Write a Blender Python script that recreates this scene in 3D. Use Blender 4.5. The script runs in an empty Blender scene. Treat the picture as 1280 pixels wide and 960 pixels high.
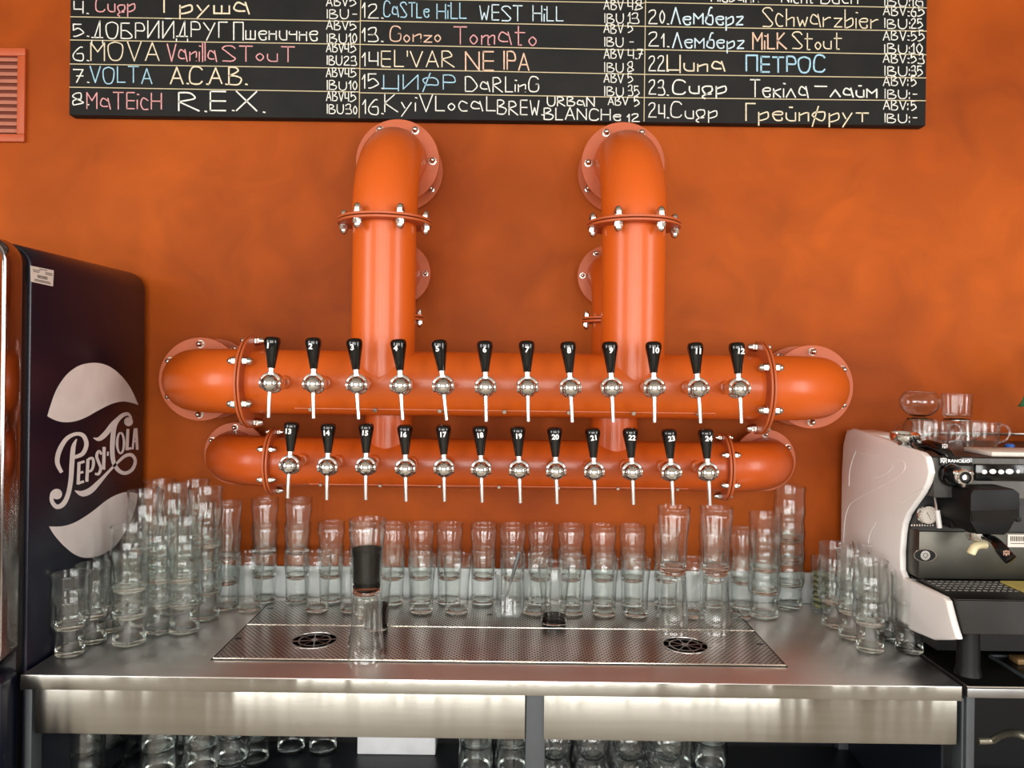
import bpy, bmesh, math, random
from mathutils import Vector, Matrix
from math import sin, cos, pi, radians, atan2, sqrt
random.seed(7)
sc = bpy.context.scene
COL = sc.collection

# ------------------------------------------------------------------ camera
F, PX, PY, ROLL = 960.0, 638.0, 457.0, 0.0125
EYE = 1.57
cam_d = bpy.data.cameras.new('camera'); cam = bpy.data.objects.new('camera', cam_d); COL.objects.link(cam)
cam_d.sensor_fit = 'HORIZONTAL'; cam_d.sensor_width = 36.0; cam_d.lens = 36.0 * F / 1280
cam_d.shift_x = (640 - PX) / 1280; cam_d.shift_y = -(480 - PY) / 1280
cam_d.clip_start = 0.02
cam.matrix_world = Matrix.Translation((0, 0, EYE)) @ Matrix.Rotation(pi/2, 4, 'X') @ Matrix.Rotation(ROLL, 4, 'Z')
sc.camera = cam

# ------------------------------------------------------------------ world, light, exposure
w = bpy.data.worlds.new('world'); sc.world = w; w.use_nodes = True
w.node_tree.nodes['Background'].inputs[0].default_value = (0.75, 0.85, 1.0, 1)
w.node_tree.nodes['Background'].inputs[1].default_value = 1.0
sc.view_settings.view_transform = 'Standard'; sc.view_settings.look = 'None'
sc.view_settings.gamma = 1.0; sc.view_settings.exposure = 0.0
sc.cycles.max_bounces = 9; sc.cycles.diffuse_bounces = 3; sc.cycles.glossy_bounces = 5
sc.cycles.transmission_bounces = 6; sc.cycles.transparent_max_bounces = 72
sc.cycles.caustics_reflective = False; sc.cycles.caustics_refractive = False
sc.cycles.sample_clamp_indirect = 6.0
sc.cycles.use_denoising = True; sc.cycles.use_adaptive_sampling = False
WIN = [(-1.95, 1.05), (-0.65, 1.05), (0.65, 1.05), (1.95, 1.05)]     # window centres and widths in the front wall
WZ0, WZ1, FRONT_Y = 0.7, 2.95, -3.6
def area(name, loc, rot, sx, sy, power, color):
    l = bpy.data.lights.new(name, 'AREA'); l.shape = 'RECTANGLE'; l.size = sx; l.size_y = sy
    l.energy = power; l.color = color
    o = bpy.data.objects.new(name, l); COL.objects.link(o); o.location = loc; o.rotation_euler = rot
    return o
for i, (cx, cw) in enumerate(WIN):
    area('daylight_and_fill', (cx, FRONT_Y - 0.25, (WZ0+WZ1)/2), (pi/2, 0, 0), cw + .1, WZ1 - WZ0 + .1, 98, (1.0, 0.97, 0.93))

SIDE_Y, SIDE_W = -0.6, 1.7
for sx in (-1, 1):
    area('daylight_and_fill', ((-3.25 if sx < 0 else 3.55), SIDE_Y, 1.9), (pi/2, 0, -sx*-pi/2), SIDE_W, 1.9, 95, (1.0, 0.97, 0.93))  # side lamps added as fill for the machine and fridge sides

# ------------------------------------------------------------------ helpers
def unroll(x, y):
    u, v = x - PX, y - PY
    c, s = cos(ROLL), sin(ROLL)
    return u*c + v*s, v*c - u*s
def at(x, y, D):
    """world point seen at pixel x, y at distance D in front of the camera"""
    u, v = unroll(x, y)
    return Vector((u*D/F, D, EYE - v*D/F))
def on_x(x, y, X):
    """world point on the vertical side plane at X"""
    u, v = unroll(x, y)
    D = X*F/u
    return Vector((X, D, EYE - v*D/F))
def on_z(x, D):
    """X of pixel column x for something at distance D"""
    return at(x, 760, D).x

def finish(name, bm, mat, parent=None, angle=38, loc=None):
    bmesh.ops.recalc_face_normals(bm, faces=bm.faces)
    th = radians(angle)
    for f in bm.faces: f.smooth = True
    for e in bm.edges:
        if len(e.link_faces) == 2:
            e.smooth = e.calc_face_angle(0) < th
    me = bpy.data.meshes.new(name); bm.to_mesh(me); bm.free()
    if mat: me.materials.append(mat)
    o = bpy.data.objects.new(name, me); COL.objects.link(o)
    if parent is not None: adopt(o, parent)
    if loc is not None: o.location = loc
    return o
WL = {}
def adopt(o, parent):
    o.parent = parent
    o.matrix_parent_inverse = Matrix.Translation(-WL.get(parent.name, Vector((0, 0, 0))))
    WL[o.name] = Vector((0, 0, 0)) if parent.name not in WL else WL[parent.name]*0
NUMW = 'zero one two three four five six seven eight nine ten eleven twelve thirteen fourteen fifteen sixteen seventeen eighteen nineteen twenty twenty-one twenty-two twenty-three twenty-four'.split()
def words(s_):
    return ' '.join(NUMW[int(t)] if t.isdigit() else (NUMW[int(t[:-1])] + ',' if t[:-1].isdigit() and t[-1] == ',' else t) for t in s_.split())
def tag(o, label=None, cat=None, group=None, kind=None):
    if label: o['label'] = words(label)
    if cat: o['category'] = cat
    if group: o['group'] = group
    if kind: o['kind'] = kind
    return o
def thing(name, loc, label, cat, group=None):
    o = bpy.data.objects.new(name, None); COL.objects.link(o); o.location = loc
    o.empty_display_size = .02
    WL[o.name] = Vector(loc)
    return tag(o, label, cat, group)

class B:
    """collects shapes into one bmesh"""
    def __init__(s): s.bm = bmesh.new()
    def box(s, x0, x1, y0, y1, z0, z1, bev=0.0, seg=2, M=None):
        b2 = bmesh.new()
        bmesh.ops.create_cube(b2, size=1)
        for v in b2.verts:
            v.co = Vector(((x0+x1)/2 + v.co.x*(x1-x0), (y0+y1)/2 + v.co.y*(y1-y0), (z0+z1)/2 + v.co.z*(z1-z0)))
        if bev: bmesh.ops.bevel(b2, geom=b2.edges[:], offset=bev, segments=seg, profile=.5, affect='EDGES')
        return s._merge(b2, M)
    def _merge(s, b2, M=None):
        vm = {}
        for v in b2.verts:
            vm[v] = s.bm.verts.new(M @ v.co if M is not None else v.co)
        for f in b2.faces:
            try: s.bm.faces.new([vm[v] for v in f.verts])
            except ValueError: pass
        b2.free(); return s
    def lathe(s, prof, n=24, M=None, cap=True):
        """profile of (r, z) around Z"""
        M = M if M is not None else Matrix()
        rings = []
        for r, z in prof:
            if r < 1e-6: rings.append([s.bm.verts.new(M @ Vector((0, 0, z)))])
            else: rings.append([s.bm.verts.new(M @ Vector((r*cos(2*pi*i/n), r*sin(2*pi*i/n), z))) for i in range(n)])
        for a, b in zip(rings, rings[1:]):
            for i in range(n):
                j = (i+1) % n
                if len(a) == 1 and len(b) == 1: continue
                if len(a) == 1: s.bm.faces.new((a[0], b[i], b[j]))
                elif len(b) == 1: s.bm.faces.new((a[i], b[0], a[j]))
                else: s.bm.faces.new((a[i], b[i], b[j], a[j]))
        if cap:
            if len(rings[0]) > 1: s.bm.faces.new(rings[0])
            if len(rings[-1]) > 1: s.bm.faces.new(rings[-1])
        return s
    def tube(s, pts, r, n=12, closed=False, cap=True, sq=1.0, up=None):
        """sweep a circle (radius r, or list) along pts"""
        pts = [Vector(p) for p in pts]; N = len(pts)
        rr = r if isinstance(r, (list, tuple)) else [r]*N
        rings = []; prev = None
        for i, p in enumerate(pts):
            if closed: t = pts[(i+1) % N] - pts[i-1]
            else: t = pts[min(i+1, N-1)] - pts[max(i-1, 0)]
            t.normalize()
            if prev is None:
                a = Vector(up) if up else (Vector((0, 0, 1)) if abs(t.z) < .9 else Vector((1, 0, 0)))
                nrm = (a - t*a.dot(t)).normalized()
            else: nrm = (prev - t*prev.dot(t)).normalized()
            prev = nrm; bi = t.cross(nrm)
            rings.append([s.bm.verts.new(p + (nrm*cos(2*pi*k/n)*sq + bi*sin(2*pi*k/n))*rr[i]) for k in range(n)])
        for i in range(N if closed else N-1):
            a, b = rings[i], rings[(i+1) % N]
            for k in range(n):
                s.bm.faces.new((a[k], a[(k+1) % n], b[(k+1) % n], b[k]))
        if cap and not closed:
            s.bm.faces.new(rings[0]); s.bm.faces.new(rings[-1])
        return s
    def prism(s, poly, vec, bev=0, seg=2):
        """extrude 3-D polygon by vec"""
        b2 = bmesh.new(); vec = Vector(vec)
        a = [b2.verts.new(p) for p in poly]; b = [b2.verts.new(Vector(p)+vec) for p in poly]
        b2.faces.new(a); b2.faces.new(b[::-1]); n = len(a)
        for i in range(n): b2.faces.new((a[i], b[i], b[(i+1) % n], a[(i+1) % n]))
        bmesh.ops.recalc_face_normals(b2, faces=b2.faces)
        if bev:
            es = [e for e in b2.edges if len(e.link_faces) == 2 and any(len(f.verts) == n and n > 4 for f in e.link_faces)] if n > 4 else b2.edges[:]
            bmesh.ops.bevel(b2, geom=es, offset=bev, segments=seg, profile=.5, affect='EDGES')
        return s._merge(b2)
    def ribbon(s, pts, widths, nrm, th=0.0006):
        """flat stroke with varying width on a plane with normal nrm, thickness th"""
        nrm = Vector(nrm).normalized(); pts = [Vector(p) for p in pts]; N = len(pts); L = []; R = []
        for i, p in enumerate(pts):
            t = (pts[min(i+1, N-1)] - pts[max(i-1, 0)])
            if t.length < 1e-9: t = Vector((0, 0, 1))
            t.normalize(); sd = nrm.cross(t); w_ = widths[i]/2
            L.append(p + sd*w_); R.append(p - sd*w_)
        V = lambda c: s.bm.verts.new(c)
        tl = [V(p + nrm*th) for p in L]; tr = [V(p + nrm*th) for p in R]; bl = [V(p) for p in L]; br = [V(p) for p in R]
        for i in range(N-1):
            s.bm.faces.new((tl[i], tl[i+1], tr[i+1], tr[i])); s.bm.faces.new((bl[i], br[i], br[i+1], bl[i+1]))
            s.bm.faces.new((tl[i], bl[i], bl[i+1], tl[i+1])); s.bm.faces.new((tr[i], tr[i+1], br[i+1], br[i]))
        s.bm.faces.new((tl[0], tr[0], br[0], bl[0])); s.bm.faces.new((tl[-1], bl[-1], br[-1], tr[-1]))
        return s
    def done(s, name, mat, parent=None, angle=38, loc=None): return finish(name, s.bm, mat, parent, angle, loc)

def catmull(pts, sub=6):
    P = [Vector(p) for p in pts]; out = []
    for i in range(len(P)-1):
        p0 = P[max(i-1, 0)]; p1 = P[i]; p2 = P[i+1]; p3 = P[min(i+2, len(P)-1)]
        for k in range(sub):
            t = k/sub
            out.append(.5*((2*p1) + (p2-p0)*t + (2*p0-5*p1+4*p2-p3)*t*t + (3*p1-p0-3*p2+p3)*t**3))
    out.append(P[-1]); return out
def rotM(axis_to, loc):
    """matrix taking +Z to axis_to at loc"""
    q = Vector((0, 0, 1)).rotation_difference(Vector(axis_to))
    return Matrix.Translation(loc) @ q.to_matrix().to_4x4()
def copy_tree(o, parent=None):
    c = o.copy(); COL.objects.link(c)
    if parent is not None: c.parent = parent
    for ch in [k for k in KIDS.get(o.name, [])]: copy_tree(ch, c)
    return c
KIDS = {}
def learn_kids():
    KIDS.clear()
    for o in bpy.data.objects:
        if o.parent: KIDS.setdefault(o.parent.name, []).append(o)
def text_obj(body, size, mat, parent, M, name='numeral', bold=0.0, ex=0.0003, align='CENTER'):
    c = bpy.data.curves.new(name, 'FONT'); c.body = body; c.size = size; c.extrude = ex; c.offset = bold
    c.align_x = align; c.align_y = 'CENTER'; c.resolution_u = 3
    c.materials.append(mat)
    o = bpy.data.objects.new(name, c); COL.objects.link(o)
    o.matrix_world = M
    bpy.context.view_layer.update()
    me = bpy.data.meshes.new_from_object(o.evaluated_get(bpy.context.evaluated_depsgraph_get()))
    bpy.data.objects.remove(o); bpy.data.curves.remove(c)
    o = bpy.data.objects.new(name, me); COL.objects.link(o); o.matrix_world = M
    if parent is not None:
        o.parent = parent; o.matrix_parent_inverse = Matrix.Translation(-WL.get(parent.name, Vector((0, 0, 0))))
    return o

# ------------------------------------------------------------------ materials
def srgb(h):
    h = h.lstrip('#'); c = [int(h[i:i+2], 16)/255 for i in (0, 2, 4)]
    return tuple(x/12.92 if x <= .04045 else ((x+.055)/1.055)**2.4 for x in c) + (1,)
def mat(name, color, rough=.5, metal=0.0, spec=.5, coat=0.0, noise=None, bump=None, aniso=0.0, color2=None):
    m = bpy.data.materials.new(name); m.use_nodes = True; nt = m.node_tree; p = nt.nodes['Principled BSDF']
    col = srgb(color) if isinstance(color, str) else color
    p.inputs['Base Color'].default_value = col; p.inputs['Roughness'].default_value = rough
    p.inputs['Metallic'].default_value = metal; p.inputs['Specular IOR Level'].default_value = spec
    p.inputs['Coat Weight'].default_value = coat; p.inputs['Anisotropic'].default_value = aniso
    tc = nt.nodes.new('ShaderNodeTexCoord')
    def ntex(scale, detail=4, stretch=None):
        n = nt.nodes.new('ShaderNodeTexNoise'); n.inputs['Scale'].default_value = scale; n.inputs['Detail'].default_value = detail
        mp = nt.nodes.new('ShaderNodeMapping'); nt.links.new(tc.outputs['Object'], mp.inputs[0]); nt.links.new(mp.outputs[0], n.inputs[0])
        if stretch: mp.inputs['Scale'].default_value = stretch
        return n
    sc_, amt = noise if noise else (18.0, .05)
    n = ntex(sc_ if not isinstance(sc_, tuple) else 1.0, 5, sc_ if isinstance(sc_, tuple) else None)
    mx = nt.nodes.new('ShaderNodeMix'); mx.data_type = 'RGBA'
    c2 = srgb(color2) if color2 else tuple(min(1, c*(1-amt*2)) for c in col[:3]) + (1,)
    mx.inputs[6].default_value = col; mx.inputs[7].default_value = c2
    rp = nt.nodes.new('ShaderNodeValToRGB'); rp.color_ramp.elements[0].position = .35; rp.color_ramp.elements[1].position = .68
    nt.links.new(n.outputs[0], rp.inputs[0]); nt.links.new(rp.outputs[0], mx.inputs[0]); nt.links.new(mx.outputs[2], p.inputs['Base Color'])
    if bump:
        bs, st = bump[:2]; nb = ntex(bs if not isinstance(bs, tuple) else 1.0, 3, bs if isinstance(bs, tuple) else None)
        b = nt.nodes.new('ShaderNodeBump'); b.inputs['Strength'].default_value = st; b.inputs['Distance'].default_value = bump[2] if len(bump) > 2 else .002
        nt.links.new(nb.outputs[0], b.inputs['Height']); nt.links.new(b.outputs[0], p.inputs['Normal'])
    return m
M_ = {}
M_['wall'] = mat('orange_plaster', '#B2520F', .6, noise=(1.4, .1), color2='#923D04', bump=(7, .12), spec=.18)
def wall_extra():
    # trowelled plaster: a second, finer layer of tone
    nt = M_['wall'].node_tree; p = nt.nodes['Principled BSDF']; link = p.inputs['Base Color'].links[0].from_socket
    n = nt.nodes.new('ShaderNodeTexNoise'); n.inputs['Scale'].default_value = 5; n.inputs['Detail'].default_value = 8; n.inputs['Distortion'].default_value = 1.2
    tc = nt.nodes.new('ShaderNodeTexCoord'); nt.links.new(tc.outputs['Object'], n.inputs[0])
    hs = nt.nodes.new('ShaderNodeMix'); hs.data_type = 'RGBA'; hs.blend_type = 'OVERLAY'; hs.inputs[0].default_value = .35
    nt.links.new(link, hs.inputs[6]); nt.links.new(n.outputs[0], hs.inputs[7]); nt.links.new(hs.outputs[2], p.inputs['Base Color'])
wall_extra()
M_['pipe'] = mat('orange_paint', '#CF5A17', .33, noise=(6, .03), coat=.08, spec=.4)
M_['pipe_low'] = mat('orange_paint_shaded', '#C25115', .33, noise=(6, .03), coat=.1, spec=.45)  # same orange, darker: shadow of the upper run put into the colour
M_['flange'] = mat('flange_paint', '#BC5A2E', .45, noise=(20, .04))
M_['chrome'] = mat('chrome', (.78, .77, .74, 1), .07, 1.0)
M_['bolt'] = mat('bolt_steel', (.72, .68, .62, 1), .22, 1.0, noise=(60, .08))
M_['spout'] = mat('spout_steel', (.86, .84, .82, 1), .28, 1.0)
M_['black_gloss'] = mat('black_gloss', '#050506', .12, coat=.2)
M_['black'] = mat('black_plastic', '#060607', .5, spec=.3, noise=(40, .1))
M_['white_print'] = mat('white_print', '#F4F4F2', .6)
M_['steel'] = mat('brushed_steel', (.42, .405, .36, 1), .27, 1.0, noise=((3, 3, 60), .05), bump=((5, 5, .5), .7, .02))
M_['steel_top'] = mat('counter_steel', (.84, .80, .76, 1), .38, 1.0, noise=((2, 9, 2), .05))
M_['steel_pale'] = mat('pale_steel', (.72, .74, .73, 1), .5, .25)
M_['frame'] = mat('grey_frame', '#3E4346', .5, noise=(30, .06))
M_['dark_in'] = mat('navy_panel', '#10151F', .45)
M_['board'] = mat('chalkboard', '#141413', .7, spec=.25, noise=(9, .1), color2='#1E1D1C')
M_['board_line'] = mat('ruled_line', '#CDBE98', .7)
M_['fridge'] = mat('navy_enamel', '#0D1020', .3, coat=.05, noise=(3, .05))
M_['fridge_dark'] = mat('fridge_gasket', '#08080B', .4)
M_['mirror'] = mat('polished_door_edge', (.36, .32, .32, 1), .13, 1.0)
M_['logo'] = mat('logo_print', '#F0EAE6', .5)
M_['paper'] = mat('paper', '#E9DFD3', .7)
M_['ink'] = mat('ink', '#2A2725', .7)
M_['door_glass'] = mat('door_glass', '#2A3236', .04, spec=.8)
M_['vent'] = mat('vent_paint', '#BD5428', .5, noise=(20, .05))
M_['vent_slat'] = mat('vent_slat_paint', '#C9826A', .5)
M_['white_panel'] = mat('white_plastic', '#FAF5F0', .33, coat=.15, noise=(4, .02))
M_['blacksteel'] = mat('black_steel', (.03, .028, .026, 1), .35, .8, noise=(12, .15), bump=(30, .05))
M_['cream'] = mat('cream_plastic', '#E6D9AE', .35)
M_['wood'] = mat('wood_bar', '#8A6A40', .6, noise=((3, 40, 40), .2))
M_['yellow'] = mat('yellow_cloth', '#D8C26A', .8, noise=(50, .1))
M_['blue'] = mat('blue_plastic', '#2C63B8', .4)
M_['lime'] = mat('dried_lime', '#56603A', .6, noise=(70, .25), color2='#A9A67C')
M_['leaf'] = mat('leaf_green', '#3F7A4A', .45, noise=(30, .15), color2='#7BB07C')
M_['pot'] = mat('terracotta', '#9A5A3A', .7)
M_['stout'] = mat('dark_beer', '#030202', .7, spec=.03)
M_['room'] = mat('room_plaster', '#B8AEA2', .8)
M_['ceiling'] = mat('ceiling_paint', '#A0988C', .85)
M_['floor'] = mat('floor_tile', '#B5AC9C', .45, noise=(2, .05))
M_['winframe'] = mat('window_frame_paint', '#2B2B2C', .5)
M_['void'] = mat('drain_dark', '#040404', .9, spec=.02)
M_['drain'] = mat('drain_steel', (.38, .36, .34, 1), .3, 1.0)
M_['hose'] = mat('braided_hose', (.4, .38, .3, 1), .4, .8)
for k, c in dict(white='#F1F0E6', pink='#E9A6A6', cream='#EFE0C0', blue='#A9D3E6', peach='#EBC3A8', ice='#D3E8F0').items():
    M_['chalk_'+k] = mat('chalk_'+k, c, .85, noise=(160, .12))

def brushed(m, an=.85):
    nt = m.node_tree; p = nt.nodes['Principled BSDF']; t = nt.nodes.new('ShaderNodeTangent'); t.direction_type = 'RADIAL'; t.axis = 'Z'
    nt.links.new(t.outputs[0], p.inputs['Tangent']); p.inputs['Anisotropic'].default_value = an; p.inputs['Anisotropic Rotation'].default_value = .25
brushed(M_['steel']); brushed(M_['steel_top'], .6)
def glass_mat(name, tint=(.985, .992, .988, 1), rough=.11, ior=1.5, boost=1.0):
    m = bpy.data.materials.new(name); m.use_nodes = True; nt = m.node_tree; nt.nodes.clear()
    out = nt.nodes.new('ShaderNodeOutputMaterial'); mix = nt.nodes.new('ShaderNodeMixShader')
    tr = nt.nodes.new('ShaderNodeBsdfTransparent'); gl = nt.nodes.new('ShaderNodeBsdfGlossy')
    lw = nt.nodes.new('ShaderNodeLayerWeight'); lw.inputs[0].default_value = .5
    pw = nt.nodes.new('ShaderNodeMath'); pw.operation = 'POWER'; pw.inputs[1].default_value = 3.2
    fr = nt.nodes.new('ShaderNodeMath'); fr.operation = 'MULTIPLY_ADD'; fr.inputs[1].default_value = .7; fr.inputs[2].default_value = .024
    nt.links.new(lw.outputs['Facing'], pw.inputs[0]); nt.links.new(pw.outputs[0], fr.inputs[0])
    tm = nt.nodes.new('ShaderNodeMix'); tm.data_type = 'RGBA'; tm.inputs[6].default_value = tint; tm.inputs[7].default_value = (tint[0]*.24, tint[1]*.25, tint[2]*.245, 1)
    p2 = nt.nodes.new('ShaderNodeMath'); p2.operation = 'POWER'; p2.inputs[1].default_value = 4.5
    nt.links.new(lw.outputs['Facing'], p2.inputs[0]); nt.links.new(p2.outputs[0], tm.inputs[0]); nt.links.new(tm.outputs[2], tr.inputs[0])
    gl.inputs['Color'].default_value = (1, 1, 1, 1); gl.inputs['Roughness'].default_value = rough
    # faint waviness of pressed glass
    n = nt.nodes.new('ShaderNodeTexNoise'); n.inputs['Scale'].default_value = 45; tc = nt.nodes.new('ShaderNodeTexCoord')
    b = nt.nodes.new('ShaderNodeBump'); b.inputs['Strength'].default_value = .06; b.inputs['Distance'].default_value = .002
    nt.links.new(tc.outputs['Object'], n.inputs[0]); nt.links.new(n.outputs[0], b.inputs['Height'])
    nt.links.new(b.outputs[0], gl.inputs['Normal'])
    mp = nt.nodes.new('ShaderNodeMath'); mp.operation = 'MULTIPLY'; mp.inputs[1].default_value = boost; mp.use_clamp = True
    nt.links.new(fr.outputs[0], mp.inputs[0]); nt.links.new(mp.outputs[0], mix.inputs[0])
    nt.links.new(tr.outputs[0], mix.inputs[1]); nt.links.new(gl.outputs[0], mix.inputs[2]); nt.links.new(mix.outputs[0], out.inputs[0])
    return m
M_['glass'] = glass_mat('clear_glass', boost=1.15)
M_['glass_base'] = glass_mat('thick_glass_base', tint=(.95, .96, .955, 1), boost=2.3)
def foot_mat():
    m = bpy.data.materials.new('solid_glass_foot'); m.use_nodes = True; nt = m.node_tree; nt.nodes.clear()
    out = nt.nodes.new('ShaderNodeOutputMaterial'); g = nt.nodes.new('ShaderNodeBsdfGlass')
    g.inputs['Color'].default_value = (.95, .97, .96, 1); g.inputs['Roughness'].default_value = .0; g.inputs['IOR'].default_value = 1.48
    n = nt.nodes.new('ShaderNodeTexNoise'); n.inputs['Scale'].default_value = 60; b = nt.nodes.new('ShaderNodeBump'); b.inputs['Strength'].default_value = .1
    b.inputs['Distance'].default_value = .002; tc = nt.nodes.new('ShaderNodeTexCoord')
    nt.links.new(tc.outputs['Object'], n.inputs[0]); nt.links.new(n.outputs[0], b.inputs['Height']); nt.links.new(b.outputs[0], g.inputs['Normal'])
    nt.links.new(g.outputs[0], out.inputs[0]); return m
M_['foot'] = foot_mat()
def perforated():
    m = mat('perforated_steel', (.52, .48, .44, 1), .28, 1.0, noise=(8, .08)); nt = m.node_tree; p = nt.nodes['Principled BSDF']
    g = nt.nodes.new('ShaderNodeTexCoord'); sp = nt.nodes.new('ShaderNodeSeparateXYZ'); nt.links.new(g.outputs['Object'], sp.inputs[0])
    def m2(op, a, b):
        x = nt.nodes.new('ShaderNodeMath'); x.operation = op
        for i, v in enumerate((a, b)):
            if v is None: continue
            if isinstance(v, (int, float)): x.inputs[i].default_value = v
            else: nt.links.new(v, x.inputs[i])
        return x.outputs[0]
    k = pi/.0062
    s1 = m2('SINE', m2('MULTIPLY', sp.outputs[0], k), None); s2 = m2('SINE', m2('MULTIPLY', sp.outputs[1], k*.8), None)
    hole = m2('GREATER_THAN', m2('MULTIPLY', s1, s2), .42)
    old = p.inputs['Base Color'].links[0].from_socket
    mx = nt.nodes.new('ShaderNodeMix'); mx.data_type = 'RGBA'; nt.links.new(hole, mx.inputs[0]); nt.links.new(old, mx.inputs[6]); mx.inputs[7].default_value = (.02, .015, .012, 1)
    nt.links.new(mx.outputs[2], p.inputs['Base Color'])
    nt.links.new(m2('SUBTRACT', 1.0, hole), p.inputs['Metallic']); nt.links.new(m2('ADD', m2('MULTIPLY', hole, .5), .28), p.inputs['Roughness'])
    return m
M_['perf'] = perforated()

# ------------------------------------------------------------------ the room shell
WALL_Y = 2.22
X0, X1, ZC = -3.0, 3.3, 3.35
def struct(name, b, m): return tag(b.done(name, m), kind='structure')
struct('wall_back', B().box(X0-.1, X1+.1, WALL_Y, WALL_Y+.12, -.1, ZC+.1), M_['wall'])
struct('floor', B().box(X0-.1, X1+.1, FRONT_Y-.1, WALL_Y, -.1, 0), M_['floor'])
struct('ceiling', B().box(X0-.1, X1+.1, FRONT_Y-.1, WALL_Y, ZC, ZC+.1), M_['ceiling'])
for nm, xa, xb in (('wall_left', X0-.1, X0), ('wall_right', X1, X1+.1)):
    ya, yb = SIDE_Y-SIDE_W/2, SIDE_Y+SIDE_W/2
    struct(nm, B().box(xa, xb, FRONT_Y, ya, 0, ZC).box(xa, xb, yb, WALL_Y, 0, ZC).box(xa, xb, ya, yb, 0, .95).box(xa, xb, ya, yb, 2.85, ZC), M_['room'])  # side openings added to let the fill lamps in
wf = B().box(X0, X1, FRONT_Y-.1, FRONT_Y, 0, WZ0).box(X0, X1, FRONT_Y-.1, FRONT_Y, WZ1, ZC)
ex = [X0] + [e for c, ww in WIN for e in (c-ww/2, c+ww/2)] + [X1]
for i in range(0, len(ex), 2): wf.box(ex[i], ex[i+1], FRONT_Y-.1, FRONT_Y, WZ0, WZ1)
struct('wall_front', wf, M_['room'])
for i, (c, ww) in enumerate(WIN):
    b = B(); a0, a1 = c-ww/2, c+ww/2; t = .045; y0, y1 = FRONT_Y-.09, FRONT_Y-.03
    b.box(a0, a0+t, y0, y1, WZ0, WZ1).box(a1-t, a1, y0, y1, WZ0, WZ1).box(a0, a1, y0, y1, WZ0, WZ0+t).box(a0, a1, y0, y1, WZ1-t, WZ1)
    for k in range(1, 4): z = WZ0+(WZ1-WZ0)*k/4; b.box(a0, a1, y0, y1, z-.012, z+.012)
    b.box(c-.014, c+.014, y0, y1, WZ0, WZ1)
    struct('window_%d' % (i+1), b, M_['winframe'])

for i, xa in enumerate((X0-.08, X1+.02)):
    b = B(); ya, yb = SIDE_Y-SIDE_W/2, SIDE_Y+SIDE_W/2
    b.box(xa, xa+.06, ya, ya+.045, .95, 2.85).box(xa, xa+.06, yb-.045, yb, .95, 2.85).box(xa, xa+.06, ya, yb, .95, .995).box(xa, xa+.06, ya, yb, 2.805, 2.85)
    b.box(xa, xa+.06, SIDE_Y-.015, SIDE_Y+.015, .95, 2.85).box(xa, xa+.06, ya, yb, 1.88, 1.91)
    struct('window_%d' % (i+5), b, M_['winframe'])  # unseen side windows, added to frame the fill lamps

# ------------------------------------------------------------------ pipework
class Pipes: pass
def bolt_part(parent, p, axis, s=1.0, both=True, gap=.0075):
    b = B()
    for sg in ((1, -1) if both else (1,)):
        M = rotM(Vector(axis)*sg, Vector(p) + Vector(axis)*sg*gap)
        b.lathe([(.0125*s, 0), (.0125*s, .0015*s)], 16, M)
        b.lathe([(.0108*s, .0015*s), (.0108*s, .0105*s), (.0095*s, .0115*s)], 6, M)
        b.lathe([(.0092*s, .0115*s), (.0090*s, .016*s), (.007*s, .020*s), (.0035*s, .0228*s), (0, .0235*s)], 12, M)
    return b.done('bolt', M_['bolt'], parent, 30)
def disc(b, c, axis, r, t, rin=0):
    M = rotM(axis, c); e = min(.0012, t*.3)
    pr = [(rin, -t/2), (r-e, -t/2), (r, -t/2+e), (r, t/2-e), (r-e, t/2), (rin, t/2)]
    if rin > 0: pr.append(pr[0])
    b.lathe(pr, 64, M, cap=False)
def ring_flange(root, c, axis, up, r, s, mat_):
    """two bolted plates with a seam between them"""
    b = B(); ax = Vector(axis)
    disc(b, Vector(c)+ax*.0042, ax, r, .006, r*.55); disc(b, Vector(c)-ax*.0042, ax, r, .006, r*.55)
    f = b.done('pipe_flange', mat_, root)
    side = ax.cross(Vector(up))
    for k in range(6):
        a = radians(k*60)
        bolt_part(f, Vector(c) + (Vector(up)*cos(a) + side*sin(a))*r*.875, ax, s, True, .0075)
    return f
def wall_flange(root, c, r, s, mat_, a0, stub_r, n=6, vis=None):
    b = B(); disc(b, c, (0, -1, 0), r, .008)
    f = b.done('wall_flange', mat_, root)
    for k in range(n):
        a = radians(a0 + k*360/n)
        bolt_part(f, Vector(c) + Vector((cos(a), 0, sin(a)))*r*.84, (0, -1, 0), s, False, .004)
    return f
def elbow(root, p_from, d_from, wall_pt_y, R, r, mat_, m_bend):
    """quarter bend from p_from heading d_from into the wall (+y)"""
    p = Vector(p_from); d = Vector(d_from); c = p + Vector((0, R, 0)); pts = []
    for i in range(15):
        a = pi/2*i/14
        pts.append(c + Vector((0, -R, 0))*cos(a) + d*R*sin(a))
    end = pts[-1]
    pts.append(Vector((end.x, wall_pt_y-.002, end.z)))
    return B().tube(pts, r, 40, up=d).done('elbow', mat_, root), end

CX, ZU, YU, RU = -.019, -.0475+EYE, 1.90, .0795
XL, XR = -.638, .615
XVL, XVR, ZV = -.315, .301, EYE+.35
up_root = thing('tap_manifold', (CX, YU, ZU), 'large orange pipe manifold with twelve taps and two tall upright bends', 'pipework')
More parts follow.
